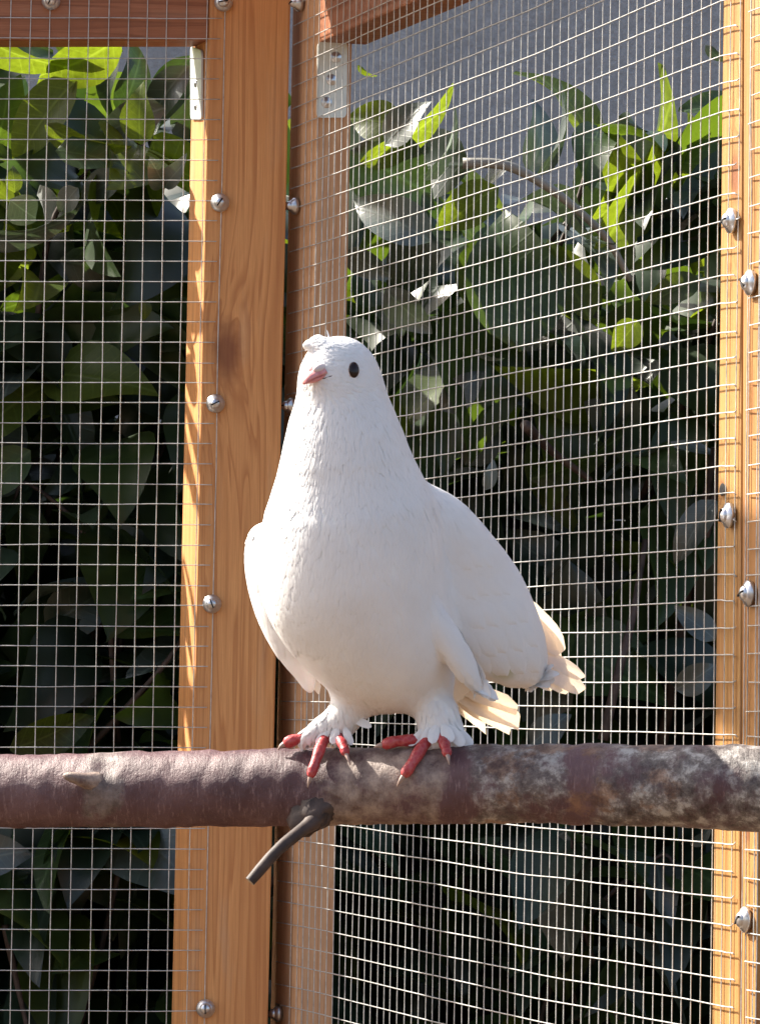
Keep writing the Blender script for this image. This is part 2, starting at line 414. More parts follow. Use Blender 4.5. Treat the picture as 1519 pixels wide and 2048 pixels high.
for x, y in ((590, 412), (582, 812), (556, 2028), (599, 6)): screw(x, y, R, NR, panelR, 0.9, 1.2)
for x, y in ((1460, 441), (1455, 1031)): screw(x, y, R, NR, panelR, 1.05, 0.8)
for x, y in ((1498, 565), (1495, 1187), (1488, 1840)): screw(x, y, R, NR, panelE, 1.05, 0.8)
def bracket(corners, n, panel, holes, thick=0.0018, chop=0.0):
    tl, tr, br, bl = [np.asarray(c, float) for c in corners]
    def bil(u, v): return (tl * (1 - u) + tr * u) * (1 - v) + (bl * (1 - u) + br * u) * v
    ring = []
    for (cu, cv, a0) in ((0.12, 0.07, 180), (0.88, 0.07, 270), (0.88, 0.93, 0), (0.12, 0.93, 90)):
        for k in range(5):
            a = math.radians(a0 + k * 22.5); ring.append((cu + 0.12 * math.cos(a), cv + 0.07 * math.sin(a)))
    V = [bil(u, v) + n * thick for u, v in ring] + [bil(u, v) for u, v in ring]; m = len(ring)
    F = [tuple(range(m)), tuple(range(2 * m - 1, m - 1, -1))] + [(i, m + i, m + (i + 1) % m, (i + 1) % m) for i in range(m)]
    b = mesh_obj('corner_bracket', V, F, M_BRACKET, panel, origin=V[0])
    for (u, v, r) in holes:
        p = bil(u, v) + n * (thick + 0.0002)
        Vh, Fh = lathe([(0.0001, 0.0006), (r * 0.55, 0.0009), (r * 0.62, 0.0002), (r, 0.0008), (r * 1.15, 0.0)], 16)
        h = mesh_obj('countersunk_screw', Vh, Fh, M_STEEL, None, True); h.parent = b
        mw = frame_of(n, 0.4).to_4x4(); mw.translation = Vector(p - np.asarray(V[0])); h.matrix_local = mw
        sv = [(x * r * 0.5, y * r * 0.1, 0.0007 + z * 0.0005) for x in (-1, 1) for y in (-1, 1) for z in (0, 1)]
bracket([E(634, 84), E(694, 84), E(692, 235), E(632, 235)], DR, panelR, [(0.62, 0.2, 0.0045), (0.48, 0.5, 0.0045), (0.33, 0.8, 0.0045)], 0.0012)
pA = L(aL(200), 200)
def A(px, py): return onplane(px, py, pA + NR * 0.0003, NR)
bracket([A(384, 92), A(406, 100), A(406, 238), A(384, 238)], NR, panelL, [(0.5, 0.5, 0.003), (0.5, 0.82, 0.003)])
# open knot hole in the end stud
V, F = lathe([(0.0001, 0.0), (0.0036, 0.0006), (0.0044, 0.0002)], 14)
kh = mesh_obj('knot_hole', [(x * 1.25, y, z) for x, y, z in V], F, M_DARK, None, True); kh.parent = panelR
mw = frame_of(NR, 0.2).to_4x4(); mw.translation = Vector(R(1444, 979, 0.0002) - np.array(panelR.location)); kh.matrix_local = mw

def unit(v): v = np.asarray(v, float); return v / np.linalg.norm(v)
def basis(a1, nrm):
    a1 = unit(a1); nrm = np.asarray(nrm, float); nrm = unit(nrm - a1 * np.dot(nrm, a1)); return np.array([a1, np.cross(nrm, a1), nrm])

# ------------------------------------------------------------------ perch
PZ = 2.95; S = PZ / FPX
def perch_z(x): return 3.018 - 0.14 * x / 1519.0
PC = [(-1500, 1600, 70), (-700, 1592, 71), (0, 1583, 72), (400, 1578, 77), (760, 1572, 78), (1000, 1567, 79), (1250, 1570, 81), (1519, 1577, 86), (1850, 1590, 88)]
def bark():
    N = NT('branch_bark'); co = N.coord()
    a = N.noise(co, 9, 6, 0.65); b = N.noise(co, 75, 8, 0.72); b2 = N.noise(co, 260, 6, 0.7)
    ln = N.noise(N.mapping(co, scale=(3.0, 0.6, 0.6)), 170, 5, 0.75)
    sx = N.n('ShaderNodeSeparateXYZ'); N.l(co, sx.inputs[0]); X, Zc = sx.outputs[0], sx.outputs[2]
    def band(x0, x1, soft=0.02):
        def mr(v, lo, hi):
            m = N.n('ShaderNodeMapRange', interpolation_type='SMOOTHSTEP'); N.l(v, m.inputs[0]); m.inputs[1].default_value = lo; m.inputs[2].default_value = hi; return m.outputs[0]
        return N.math('MULTIPLY', mr(X, x0 - soft, x0 + soft), mr(X, x1 + soft, x1 - soft))
    c = N.ramp(a, [(0.3, (0.040, 0.014, 0.018)), (0.5, (0.078, 0.033, 0.038)), (0.72, (0.16, 0.085, 0.087))])
    c = N.mix(N.ramp(ln, [(0.54, (0, 0, 0)), (0.74, (0.6, 0.6, 0.6))]), c, (0.36, 0.235, 0.225))
    # scuffed grey patches: the old scar on the left, worn bark under the bird, lichen crust on the right
    grey = N.ramp(b, [(0.38, (0.035, 0.024, 0.022)), (0.5, (0.16, 0.135, 0.12)), (0.6, (0.46, 0.43, 0.39))])
    edge = N.noise(co, 28, 7, 0.7)
    def patch(mask, lo, hi, amt): 
        return N.math('MULTIPLY', N.ramp(N.math('MULTIPLY', mask, edge), [(lo, (0, 0, 0)), (hi, (1, 1, 1))]), amt)
    c = N.mix(patch(band(0.135, 0.5, 0.03), 0.36, 0.50, 0.92), c, grey)
    c = N.mix(patch(band(-0.045, 0.055, 0.02), 0.38, 0.52, 0.85), c, N.ramp(b, [(0.35, (0.10, 0.06, 0.05)), (0.62, (0.40, 0.31, 0.25))]))
    c = N.mix(patch(band(0.055, 0.135, 0.02), 0.40, 0.52, 0.8), c, grey)
    c = N.mix(patch(band(-0.195, -0.158, 0.012), 0.40, 0.52, 0.85), c, N.ramp(b, [(0.35, (0.05, 0.035, 0.03)), (0.65, (0.25, 0.20, 0.18))]))
    rust = N.noise(N.mapping(co, loc=(3, 1, 7), scale=(0.7, 1.3, 1.3)), 24, 6, 0.65)
    c = N.mix(patch(N.math('MULTIPLY', band(0.06, 0.21, 0.02), N.math('MULTIPLY', rust, 1.9)), 0.53, 0.62, 0.7), c, N.ramp(b, [(0.4, (0.075, 0.032, 0.022)), (0.62, (0.28, 0.14, 0.07))]))
    c = N.mix(N.ramp(b2, [(0.68, (0, 0, 0)), (0.74, (0.65, 0.65, 0.65))]), c, (0.40, 0.35, 0.30))
    c = N.mix(N.ramp(b2, [(0.26, (0.8, 0.8, 0.8)), (0.36, (0, 0, 0))]), c, (0.02, 0.012, 0.012))
    h = N.math('ADD', N.math('MULTIPLY', b, 1.0), N.math('ADD', N.math('MULTIPLY', ln, 0.5), N.math('MULTIPLY', b2, 0.35)))
    return N.done(N.principled(c, 0.48, N.bump(h, 0.6, 0.002), Specular_IOR_Level=0.45))
M_BARK = bark()
def twig_mat():
    N = NT('twig_bark'); co = N.coord(); a = N.noise(co, 70, 5)
    c = N.ramp(a, [(0.3, (0.020, 0.011, 0.009)), (0.7, (0.085, 0.055, 0.044))])
    return N.done(N.principled(c, 0.65, N.bump(a, 0.6, 0.001)))
M_TWIG = twig_mat()
M_CUT = plain('cut_twig_wood', (0.42, 0.31, 0.2), 0.8)
perch = thing('perch_branch', at(740, 1572, PZ), 'thick purple brown branch the pigeon perches on, running across the photo', 'branch')
def build_perch():
    m, n = 420, 56
    xs = np.array([p[0] for p in PC]); xx = np.linspace(-1400, 1840, m)
    cy = np.interp(xx, xs, [p[1] for p in PC]); rr = np.interp(xx, xs, [p[2] for p in PC])
    k = np.ones(31) / 31
    cy = np.convolve(np.pad(cy, 15, mode='edge'), k, 'valid'); rr = np.convolve(np.pad(rr, 15, mode='edge'), k, 'valid')
    ph = RNG.uniform(0, 6.28, 12)
    NZ = RNG.normal(0, 1, (97, 56)); NZ2 = RNG.normal(0, 1, (m, n))
    for _ in range(3): NZ2 = (NZ2 + np.roll(NZ2, 1, 0) + np.roll(NZ2, -1, 0) + np.roll(NZ2, 1, 1) + np.roll(NZ2, -1, 1)) / 5 * 1.7
    V = []
    fx = np.array([1.0, 0, 0])
    for i in range(m):
        Z = perch_z(xx[i]); C = at(xx[i], cy[i], Z); r0 = rr[i] * Z / FPX
        for j in range(n):
            th = 2 * math.pi * j / n       # 0 = up, 90deg = towards viewer
            u = xx[i] / 100.0
            d = 1 + 0.012 * math.sin(u * 2.1 + ph[0] + 2 * th) + 0.010 * math.sin(u * 4.7 + ph[1] - th) + 0.008 * math.sin(u * 9 + ph[2] + 3 * th) + 0.006 * math.sin(u * 17 + 5 * th + ph[3])
            def bump(x0, t0, sx, st, a):
                dt = (th - t0 + math.pi) % (2 * math.pi) - math.pi
                return a * math.exp(-((xx[i] - x0) / sx) ** 2 - (dt / st) ** 2)
            d += bump(622, 2.3, 50, 0.5, 0.06) + bump(190, 1.3, 26, 0.35, 0.10) + bump(235, 1.9, 40, 0.4, 0.05) - bump(215, 0.85, 22, 0.28, 0.10)
            d += bump(1215, 2.5, 70, 0.4, 0.05) + bump(1400, 1.6, 60, 0.6, 0.045) + bump(1060, 1.7, 60, 0.4, 0.03) + bump(1290, 1.4, 26, 0.2, -0.05) + bump(990, 1.5, 45, 0.22, -0.04)
            d += 0.003 * NZ[i % 97, j % 56] + 0.006 * NZ2[i, j]
            r = r0 * d
            V.append(C + r * (math.cos(th) * UPV - math.sin(th) * FWD))
    F = [(i * n + j, i * n + (j + 1) % n, (i + 1) * n + (j + 1) % n, (i + 1) * n + j) for i in range(m - 1) for j in range(n)]
    F += [tuple(range(n))[::-1], tuple(range((m - 1) * n, m * n))]
    mesh_obj('branch', V, F, M_BARK, perch, True, origin=perch.location)
build_perch()
O = at(740, 1572, PZ)
def B(x, y, d): return O + S * ((x - 740) * RGT - (y - 1572) * UPV + d * FWD)
def Bv(P):
    P = np.asarray(P, float)
    return O + S * (np.outer(P[:, 0] - 740, RGT) - np.outer(P[:, 1] - 1572, UPV) + np.outer(P[:, 2], FWD))
tp = spline([(648, 1598, -10), (632, 1634, -46), (598, 1660, -78), (556, 1694, -110), (503, 1753, -130)], 22)
tr_ = np.interp(np.linspace(0, 1, 22), [0, 0.2, 0.4, 0.95, 1], [26, 22, 13.5, 11.5, 10.5]) * S
tr_ = tr_ * (1 + RNG.normal(0, 0.02, 22))
v, f = tube(Bv(tp), tr_, 14); mesh_obj('side_twig', v, f[:-1], M_TWIG, perch, True, origin=v[0])
cv = v[-14:]; mesh_obj('twig_cut_end', cv, [tuple(range(14))], M_CUT, perch, origin=cv[0])
def collar():
    V, F = [], []; nu, nv = 26, 16; c = np.array([626, 1624, -31.0]); bs = basis((0.80, -0.62, 0.0), (0, -0.45, -0.9)); r = np.array([56, 38, 27])
    nz = RNG.normal(0, 1, (nv + 1, nu)); nz = (nz + np.roll(nz, 1, 1) + np.roll(nz, 1, 0)) / 2
    for i in range(nv + 1):
        ph = math.pi * i / nv
        for j in range(nu):
            th = 2 * math.pi * j / nu
            q = np.array([math.cos(ph), math.sin(ph) * math.cos(th), math.sin(ph) * math.sin(th)]) * r * (1 + 0.12 * nz[i, j] * math.sin(ph))
            V.append(c + q @ bs)
    F = [(i * nu + j, i * nu + (j + 1) % nu, (i + 1) * nu + (j + 1) % nu, (i + 1) * nu + j) for i in range(nv) for j in range(nu)]
    mesh_obj('twig_collar', Bv(V), F, M_TWIG, perch, True, origin=B(*c))
collar()
tp = spline([(200, 1562, -66), (178, 1557, -82), (152, 1550, -91), (132, 1545, -92)], 12)
v, f = tube(Bv(tp) + (at(170, 1555, perch_z(170)) - B(170, 1555, 0)), np.interp(np.linspace(0, 1, 12), [0, 0.5, 0.9, 1], [24, 13, 8, 3]) * S, 10)
mesh_obj('snag', v, f, M_BARK, perch, True, origin=v[0])

# ------------------------------------------------------------------ pigeon
def ell(P, c, r, bs=None):
    Q = P - np.asarray(c, np.float32)
    if bs is not None: Q = Q @ bs.T.astype(np.float32)
    r = np.asarray(r, np.float32)
    k0 = np.sqrt(((Q / r) ** 2).sum(-1)); k1 = np.sqrt(((Q / (r * r)) ** 2).sum(-1)) + 1e-6
    return k0 * (k0 - 1) / k1
def cone(P, a, b, ra, rb):
    a = np.asarray(a, np.float32); b = np.asarray(b, np.float32); ab = b - a
    t = np.clip(((P - a) @ ab) / np.dot(ab, ab), 0, 1)
    return np.linalg.norm(P - a - t[..., None] * ab, axis=-1) - (ra + (rb - ra) * t)
def smin(a, b, k):
    h = np.clip(0.5 + 0.5 * (b - a) / k, 0, 1); return b + (a - b) * h - k * h * (1 - h)
HD = unit((-0.70, 0.26, -0.66))                                  # where the beak points
bH = basis(HD, (0.1, -1, 0.0))
WR_B = basis((0.56, 0.80, 0.30), (0.62, -0.10, -0.78))           # wing on the photo's right
WL_B = basis((0.27, 0.93, 0.22), (-0.90, 0.20, -0.40))
def body_sdf(P):
    d = ell(P, (678, 757, -100), (82, 72, 80), bH)
    d = smin(d, ell(P, (664, 766, -114), (56, 50, 46), bH), 24)
    d = smin(d, cone(P, (688, 790, -88), (686, 850, -84), 74, 84), 30)
    d = smin(d, cone(P, (686, 850, -84), (692, 925, -78), 82, 108), 55)
    d = smin(d, cone(P, (692, 925, -78), (702, 1010, -60), 106, 136), 75)
    d = smin(d, ell(P, (704, 1140, -38), (184, 212, 183)), 95)
    d = smin(d, ell(P, (762, 1266, 10), (164, 152, 172), np.array([[0.5, 0.866, 0], [-0.866, 0.5, 0], [0, 0, 1.0]])), 60)
    d = smin(d, ell(P, (850, 1215, 160), (165, 240, 130), basis((0.35, 0.55, 0.72), (0.2, -0.8, 0.3))[[1, 0, 2]]), 60)
    d = smin(d, cone(P, (830, 1330, 120), (890, 1400, 260), 90, 40), 50)
    # thighs and feathered shanks
    d = smin(d, cone(P, (722, 1372, 14), (694, 1428, 12), 54, 32), 30)
    d = smin(d, cone(P, (694, 1424, 12), (608, 1478, 8), 29, 14), 16)
    d = smin(d, cone(P, (692, 1426, 10), (676, 1478, 2), 26, 17), 18)
    d = smin(d, cone(P, (852, 1380, 0), (874, 1438, -28), 56, 33), 30)
    d = smin(d, cone(P, (874, 1430, -28), (856, 1478, -48), 30, 22), 18)
    d = smin(d, cone(P, (878, 1430, -28), (908, 1482, -40), 36, 26), 18)
    d = smin(d, cone(P, (872, 1430, -25), (880, 1480, -38), 32, 32), 16)
    # folded wings, laid against the flanks with a crease
    w = ell(P, (943, 1192, 60), (205, 120, 74), WR_B)
    w = smin(w, ell(P, (900, 1076, 14), (120, 62, 60), WR_B), 45)
    w = smin(w, ell(P, (1026, 1290, 116), (96, 62, 42), WR_B), 40)
    top = np.clip((1180 - P[..., 1]) / 140, 0, 1)
    d = smin(d, w, 7 + 26 * top)
    d = smin(d, ell(P, (900, 1284, -97), (112, 30, 18), basis((0.50, 0.84, 0.26), (0.50, -0.2, -0.84))), 9)
    w2 = ell(P, (562, 1198, 58), (158, 92, 54), WL_B)
    w2 = smin(w2, ell(P, (590, 1290, 84), (108, 50, 22), WL_B), 30)
    w2 = smin(w2, ell(P, (604, 1092, 30), (62, 52, 46), WL_B), 36)
    top2 = np.clip((1150 - P[..., 1]) / 100, 0, 1)
    d = smin(d, w2, 5 + 30 * top2)
    # crest tuft on the forehead
    d = smin(d, cone(P, (654, 708, -130), (636, 688, -128), 24, 13), 16)
    d = smin(d, cone(P, (642, 700, -132), (616, 694, -134), 17, 9), 12)
    # eye socket
    return d
STEP = 5.0
gx = np.arange(455, 1190, STEP, dtype=np.float32); gy = np.arange(640, 1525, STEP, dtype=np.float32); gd = np.arange(-290, 420, STEP, dtype=np.float32)
G = np.empty((len(gx), len(gy), len(gd)), np.float32)
for i, x in enumerate(gx):
    yy, dd = np.meshgrid(gy, gd, indexing='ij')
    P = np.stack([np.full_like(yy, x), yy, dd], -1)
    G[i] = body_sdf(P)
def surface_nets(G, ax):
    nx, ny, nz = G.shape; s = G < 0
    cnt = np.zeros((nx - 1, ny - 1, nz - 1), np.int8)
    for a in (0, 1):
        for b in (0, 1):
            for c in (0, 1): cnt += s[a:nx - 1 + a, b:ny - 1 + b, c:nz - 1 + c]
    cells = np.argwhere((cnt > 0) & (cnt < 8)); idx = -np.ones(cnt.shape, np.int64); idx[tuple(cells.T)] = np.arange(len(cells))
    acc = np.zeros((len(cells), 3)); num = np.zeros(len(cells))
    cor = [(a, b, c) for a in (0, 1) for b in (0, 1) for c in (0, 1)]
    for p in cor:
        for q in cor:
            if sum(abs(u - v) for u, v in zip(p, q)) != 1 or p > q: continue
            g0 = G[tuple((cells + p).T)]; g1 = G[tuple((cells + q).T)]; m = (g0 < 0) != (g1 < 0)
            t = np.where(m, g0 / np.where(m, g0 - g1, 1), 0)[:, None]
            acc += np.where(m[:, None], np.array(p) + t * (np.array(q) - np.array(p)), 0); num += m
    V = cells + acc / num[:, None]
    V = np.stack([ax[k][0] + V[:, k] * STEP for k in range(3)], -1)
    Q = []
    for k in range(3):
        sl0 = [slice(None)] * 3; sl1 = [slice(None)] * 3; sl0[k] = slice(0, -1); sl1[k] = slice(1, None)
        e = np.argwhere(s[tuple(sl0)] != s[tuple(sl1)]); k1, k2 = (k + 1) % 3, (k + 2) % 3
        ok = (e[:, k1] > 0) & (e[:, k2] > 0) & (e[:, k1] < G.shape[k1] - 1) & (e[:, k2] < G.shape[k2] - 1); e = e[ok]
        u1 = np.zeros(3, int); u1[k1] = 1; u2 = np.zeros(3, int); u2[k2] = 1
        q = np.stack([idx[tuple((e - a).T)] for a in (u1 * 0, u1, u1 + u2, u2)], -1)
        flip = s[tuple(e.T)]; q[flip] = q[flip][:, ::-1]
        Q.append(q)
    return V, np.concatenate(Q)
BV, BQ = surface_nets(G, (gx, gy, gd))
def smooth_pass(V, Q, it=2, lam=0.5):
    e = np.concatenate([Q[:, [0, 1]], Q[:, [1, 2]], Q[:, [2, 3]], Q[:, [3, 0]]])
    e = np.concatenate([e, e[:, ::-1]]); deg = np.bincount(e[:, 0], minlength=len(V))[:, None]
    for _ in range(it):
        a = np.stack([np.bincount(e[:, 0], V[e[:, 1], k], len(V)) for k in range(3)], -1) / deg
        V = V + lam * (a - V)
    return V
BV = smooth_pass(BV, BQ, 3)
def sdf_normal(P):
    P = np.asarray(P, np.float32); e = 2.0; g = []
    for k in range(3):
        o_ = np.zeros(3, np.float32); o_[k] = e; g.append(body_sdf(P + o_) - body_sdf(P - o_))
    g = np.stack(g, -1); return g / (np.linalg.norm(g, axis=-1, keepdims=True) + 1e-9)
def front(x, y):
    dd = np.arange(-290, 420, 1.0, dtype=np.float32); P = np.stack([np.full_like(dd, x), np.full_like(dd, y), dd], -1)
    v = body_sdf(P); k = np.argmax(v < 0); return float(dd[k])

def plumage_mat(name, trans=0.0, stain=None, tcol=(0.86, 0.70, 0.50, 1)):
    N = NT(name); co = N.coord()
    a = N.noise(co, 38, 4); b = N.noise(N.mapping(co, scale=(2.2, 2.2, 0.5)), 260, 4, 0.65)
    c = N.ramp(a, [(0.3, (0.80, 0.79, 0.78)), (0.7, (0.86, 0.855, 0.85))])
    if stain is not None:
        d = N.n('ShaderNodeVectorMath', operation='DISTANCE'); N.l(co, d.inputs[0]); d.inputs[1].default_value = tuple(stain)
        mr = N.n('ShaderNodeMapRange', interpolation_type='SMOOTHSTEP'); N.l(N.math('MULTIPLY', d.outputs['Value'], N.math('ADD', a, 0.5)), mr.inputs[0])
        mr.inputs[1].default_value = 0.002; mr.inputs[2].default_value = 0.013; mr.inputs[3].default_value = 0.6; mr.inputs[4].default_value = 0
        c = N.mix(mr.outputs[0], c, (0.42, 0.40, 0.14))
    nrm = N.bump(b, 0.25, 0.0008)
    p = N.principled(c, 0.75, nrm, Specular_IOR_Level=0.2, Subsurface_Weight=0.12 if trans == 0 else 0.0, Subsurface_Scale=0.006)
    if trans > 0:
        tr = N.n('ShaderNodeBsdfTranslucent'); tr.inputs[0].default_value = tcol; N.l(nrm, tr.inputs['Normal'])
        mx = N.n('ShaderNodeMixShader', i_0=trans); N.l(p, mx.inputs[1]); N.l(tr.outputs[0], mx.inputs[2]); return N.done(mx.outputs[0])
    return N.done(p)
pigeon = thing('pigeon', B(770, 1490, -10), 'white pigeon standing on the thick branch, head turned to the left', 'pigeon')
PO = np.array(pigeon.location)
stain_p = B(1015, 1345, front(1015, 1335)) - PO
M_BODY = plumage_mat('white_plumage', 0, stain_p); M_FEATH = plumage_mat('white_small_feathers', 0.10, stain_p, (0.85, 0.84, 0.82, 1)); M_FLIGHT = plumage_mat('white_flight_feathers', 0.42)
me = fast_mesh('body', Bv(BV) - PO, BQ, M_BODY); bo = bpy.data.objects.new('body', me); COL.objects.link(bo); bo.parent = pigeon
# contour feathers
def flow(P):
    x, y, d = P[:, 0], P[:, 1], P[:, 2]
    f = np.stack([0.05 + (x - 700) / 700, np.ones_like(x), 0.25 + 0 * x], -1)
    hw = np.clip((830 - y) / 60, 0, 1)[:, None]; f = f * (1 - hw) + hw * (-HD * 0.9 + np.array([0, 0.55, 0]))
    wr = (np.clip((x - 850 - np.clip(1150 - y, 0, 200) * 0.3) / 60, 0, 1) * (y < 1400))[:, None]; f = f * (1 - wr) + wr * (WR_B[0] + np.array([0.1, 0, 0.2]))
    wl = np.clip((560 - x) / 30, 0, 1)[:, None]; f = f * (1 - wl) + wl * WL_B[0]
    return f
def plumage(count):
    q = BQ; A_, B_, C_, D_ = (BV[q[:, k]] for k in range(4))
    area = np.linalg.norm(np.cross(C_ - A_, D_ - B_), axis=1); cen = (A_ + B_ + C_ + D_) / 4
    w = area.copy()
    w *= np.where(cen[:, 1] < 830, 3.0, np.where(cen[:, 1] < 1000, 2.6, 1.0))
    w *= np.where((cen[:, 0] < 650) & (cen[:, 1] > 1290) & (cen[:, 1] < 1400), 0.0, 1.0)
    pick = RNG.choice(len(q), count, p=w / w.sum()); u, v_ = RNG.random(count)[:, None], RNG.random(count)[:, None]
    P = (A_[pick] * (1 - u) + B_[pick] * u) * (1 - v_) + (D_[pick] * (1 - u) + C_[pick] * u) * v_
    nr = sdf_normal(P); fl = flow(P) + RNG.normal(0, 0.10, (count, 3)); fl -= nr * (fl * nr).sum(1, keepdims=True); fl /= np.linalg.norm(fl, axis=1, keepdims=True) + 1e-9
    sd = np.cross(nr, fl)
    y = P[:, 1]
    Ln = np.interp(y, [660, 780, 850, 980, 1100, 1350, 1420, 1490], [11, 15, 28, 32, 34, 36, 26, 22]) * RNG.uniform(0.8, 1.2, count)
    Wd = np.interp(y, [660, 780, 850, 980, 1100, 1350, 1420, 1490], [6, 7, 6, 7.5, 14, 18, 9, 7]) * RNG.uniform(0.85, 1.15, count)
    wing = np.clip((P[:, 0] - 880) / 60, 0, 1) * (y < 1380); Ln = Ln * (1 + 0.5 * wing); Wd = Wd * (1 + 0.35 * wing)
    lift = np.interp(y, [660, 780, 850, 980, 1120, 1350, 1420, 1490], [0.5, 0.6, 1.0, 1.0, 0.6, 0.6, 1.6, 2.2]) * RNG.uniform(0.6, 1.3, count)
    rows = [(-0.25, 0.35, -1.6), (0.15, 0.9, 0.4), (0.55, 1.0, 0.8), (0.85, 0.72, 1.0), (1.0, 0.22, 1.05)]
    VV = []
    for (a, wd, h) in rows:
        for sgn in (-1, 0, 1):
            off = nr * (h * lift + (0.5 if sgn == 0 else 0.0))[:, None] if h > 0 else nr * (h + 0.0)
            p = P + fl * (a * Ln)[:, None] + sd * (sgn * wd * Wd * 0.5)[:, None]
            VV.append((p, off))
    # keep the feather on the curved surface
    out = np.empty((count, 15, 3))
    for k, (p, off) in enumerate(VV):
        s_ = body_sdf(p.astype(np.float32)); n2 = nr
        out[:, k] = p - n2 * np.clip(s_, -14, 14)[:, None] + off
    base = np.arange(count)[:, None, None] * 15
    fq = np.array([(r * 3 + c, r * 3 + c + 1, r * 3 + c + 4, r * 3 + c + 3) for r in range(4) for c in range(2)])
    return out.reshape(-1, 3), (fq[None] + base).reshape(-1, 4)
FV, FQ = plumage(15000)
me = fast_mesh('plumage', Bv(FV) - PO, FQ, M_FEATH); po = bpy.data.objects.new('plumage', me); COL.objects.link(po); po.parent = pigeon; po['kind'] = 'stuff'

def feather(name, base, tip, width, nrm, mat=None, curl=0.06, point=0.75, parent=pigeon):
    base = np.asarray(base, float); tip = np.asarray(tip, float); ax = tip - base; Lh = np.linalg.norm(ax); ax /= Lh
    nrm = np.asarray(nrm, float); nrm = unit(nrm - ax * np.dot(nrm, ax)); sd = np.cross(ax, nrm)
    m, n = 14, 7; V = []
    for i in range(m):
        t = i / (m - 1)
        w = width * (0.35 + 0.65 * min(1, t / 0.35)) * (1.0 if t < point else math.sqrt(max(0.0, 1 - ((t - point) / (1 - point)) ** 2)) * 0.93 + 0.07)
        for j in range(n):
            u = (j / (n - 1) - 0.5); asym = 0.08
            p = base + ax * (t * Lh) + sd * ((u + asym * abs(u)) * w) + nrm * (-curl * Lh * t * t - 0.22 * w * u * u + (0.018 * w if j == n // 2 else 0)) + nrm * (RNG.normal(0, 0.35))
            V.append(p)
    F = [(i * n + j, i * n + j + 1, (i + 1) * n + j + 1, (i + 1) * n + j) for i in range(m - 1) for j in range(n - 1)]
    return mesh_obj(name, Bv(V), F, mat or M_FLIGHT, parent, True, origin=B(*base))
# primaries and secondaries of the wing on the right
nW = (0.30, -0.55, -0.78)
for k, (b_, t_, w_) in enumerate([((985, 1255, 170), (1188, 1362, 310), 42), ((985, 1275, 165), (1188, 1386, 300), 58), ((980, 1290, 155), (1160, 1386, 285), 52),
                                  ((975, 1300, 140), (1125, 1378, 265), 50)]):
    feather('wing_feather', b_, t_, w_, nW, curl=0.02, point=0.8)
for k, (b_, t_, w_) in enumerate([((1030, 1196, 175), (1150, 1306, 285), 70), ((1020, 1210, 178), (1142, 1322, 285), 70), ((985, 1190, 175), (1120, 1340, 285), 80), ((1010, 1215, 160), (1100, 1350, 265), 70)]):
    feather('wing_feather', b_, t_, w_, (0.5, -0.3, -0.8), curl=0.06, point=0.7)
for b_, t_, w_ in [((552, 1195, 28), (642, 1388, 104), 46), ((534, 1165, 36), (622, 1375, 112), 44), ((522, 1125, 44), (598, 1354, 118), 40)]:
    feather('wing_feather', b_, t_, w_, (-0.80, 0.15, -0.6), curl=-0.04, point=0.75)
for b_, t_, w_ in [((874, 1246, -112), (958, 1376, -58), 42), ((868, 1240, -114), (930, 1352, -82), 30)]:
    feather('wing_feather', b_, t_, w_, (0.4, -0.1, -0.9), curl=0.02, point=0.8)
for b_, t_, w_ in [((870, 1372, 200), (790, 1438, 430), 36), ((880, 1376, 200), (850, 1452, 440), 40), ((888, 1392, 195), (985, 1466, 440), 56), ((892, 1390, 192), (1040, 1464, 434), 60), ((896, 1384, 188), (1057, 1446, 424), 74), ((902, 1374, 180), (1052, 1426, 412), 50)]:
    feather('tail_feather', b_, t_, w_, (0.10, -0.45, -0.88), curl=0.02, point=0.92)
def covert(x, y, ln, w, lift, B_=WR_B):
    d0 = front(x, y); c = np.array([x, y, d0]); n_ = sdf_normal(c[None])[0].astype(float)
    a = B_[0] + np.array([0.05, 0, 0.12]) + RNG.normal(0, 0.04, 3); a = unit(a - n_ * np.dot(a, n_)); sd = np.cross(a, n_)
    m, n = 9, 7; V = []
    for i in range(m):
        t = i / (m - 1); ww = w * (0.55 + 0.45 * min(1, t / 0.4)) * (1.0 if t < 0.7 else math.sqrt(max(0, 1 - ((t - 0.7) / 0.3) ** 2)) * 0.92 + 0.08)
        for j in range(n):
            u = j / (n - 1) - 0.5
            V.append(c + a * (t - 0.5) * ln + sd * u * ww)
    V = np.array(V); s_ = body_sdf(V.astype(np.float32)); tt = np.repeat(np.linspace(0, 1, m), n); uu = np.tile(np.linspace(-0.5, 0.5, n), m)
    V = V - n_ * np.clip(s_, -30, 30)[:, None] + n_ * (-2.0 + (lift + 2.0) * np.clip(tt * 1.6, 0, 1) - lift * 1.6 * (2 * uu) ** 2 * 0.5)[:, None]
    F = [(i * n + j, i * n + j + 1, (i + 1) * n + j + 1, (i + 1) * n + j) for i in range(m - 1) for j in range(n - 1)]
    mesh_obj('wing_feather', Bv(V), F, M_FEATH, pigeon, True, origin=B(*c))
for k, (x0, y0, x1, y1, n_, ln, w, lf) in enumerate([(920, 1112, 968, 1105, 3, 76, 38, 2.0), (900, 1165, 1000, 1155, 5, 90, 42, 2.2), (905, 1220, 1030, 1208, 5, 105, 46, 2.6), (925, 1275, 1050, 1258, 5, 115, 46, 3.0), (955, 1315, 1060, 1305, 4, 115, 44, 3.2)]):
    for i in range(n_):
        u = i / (n_ - 1); covert(x0 + (x1 - x0) * u + RNG.normal(0, 3), y0 + (y1 - y0) * u + RNG.normal(0, 3), ln, w, lf)
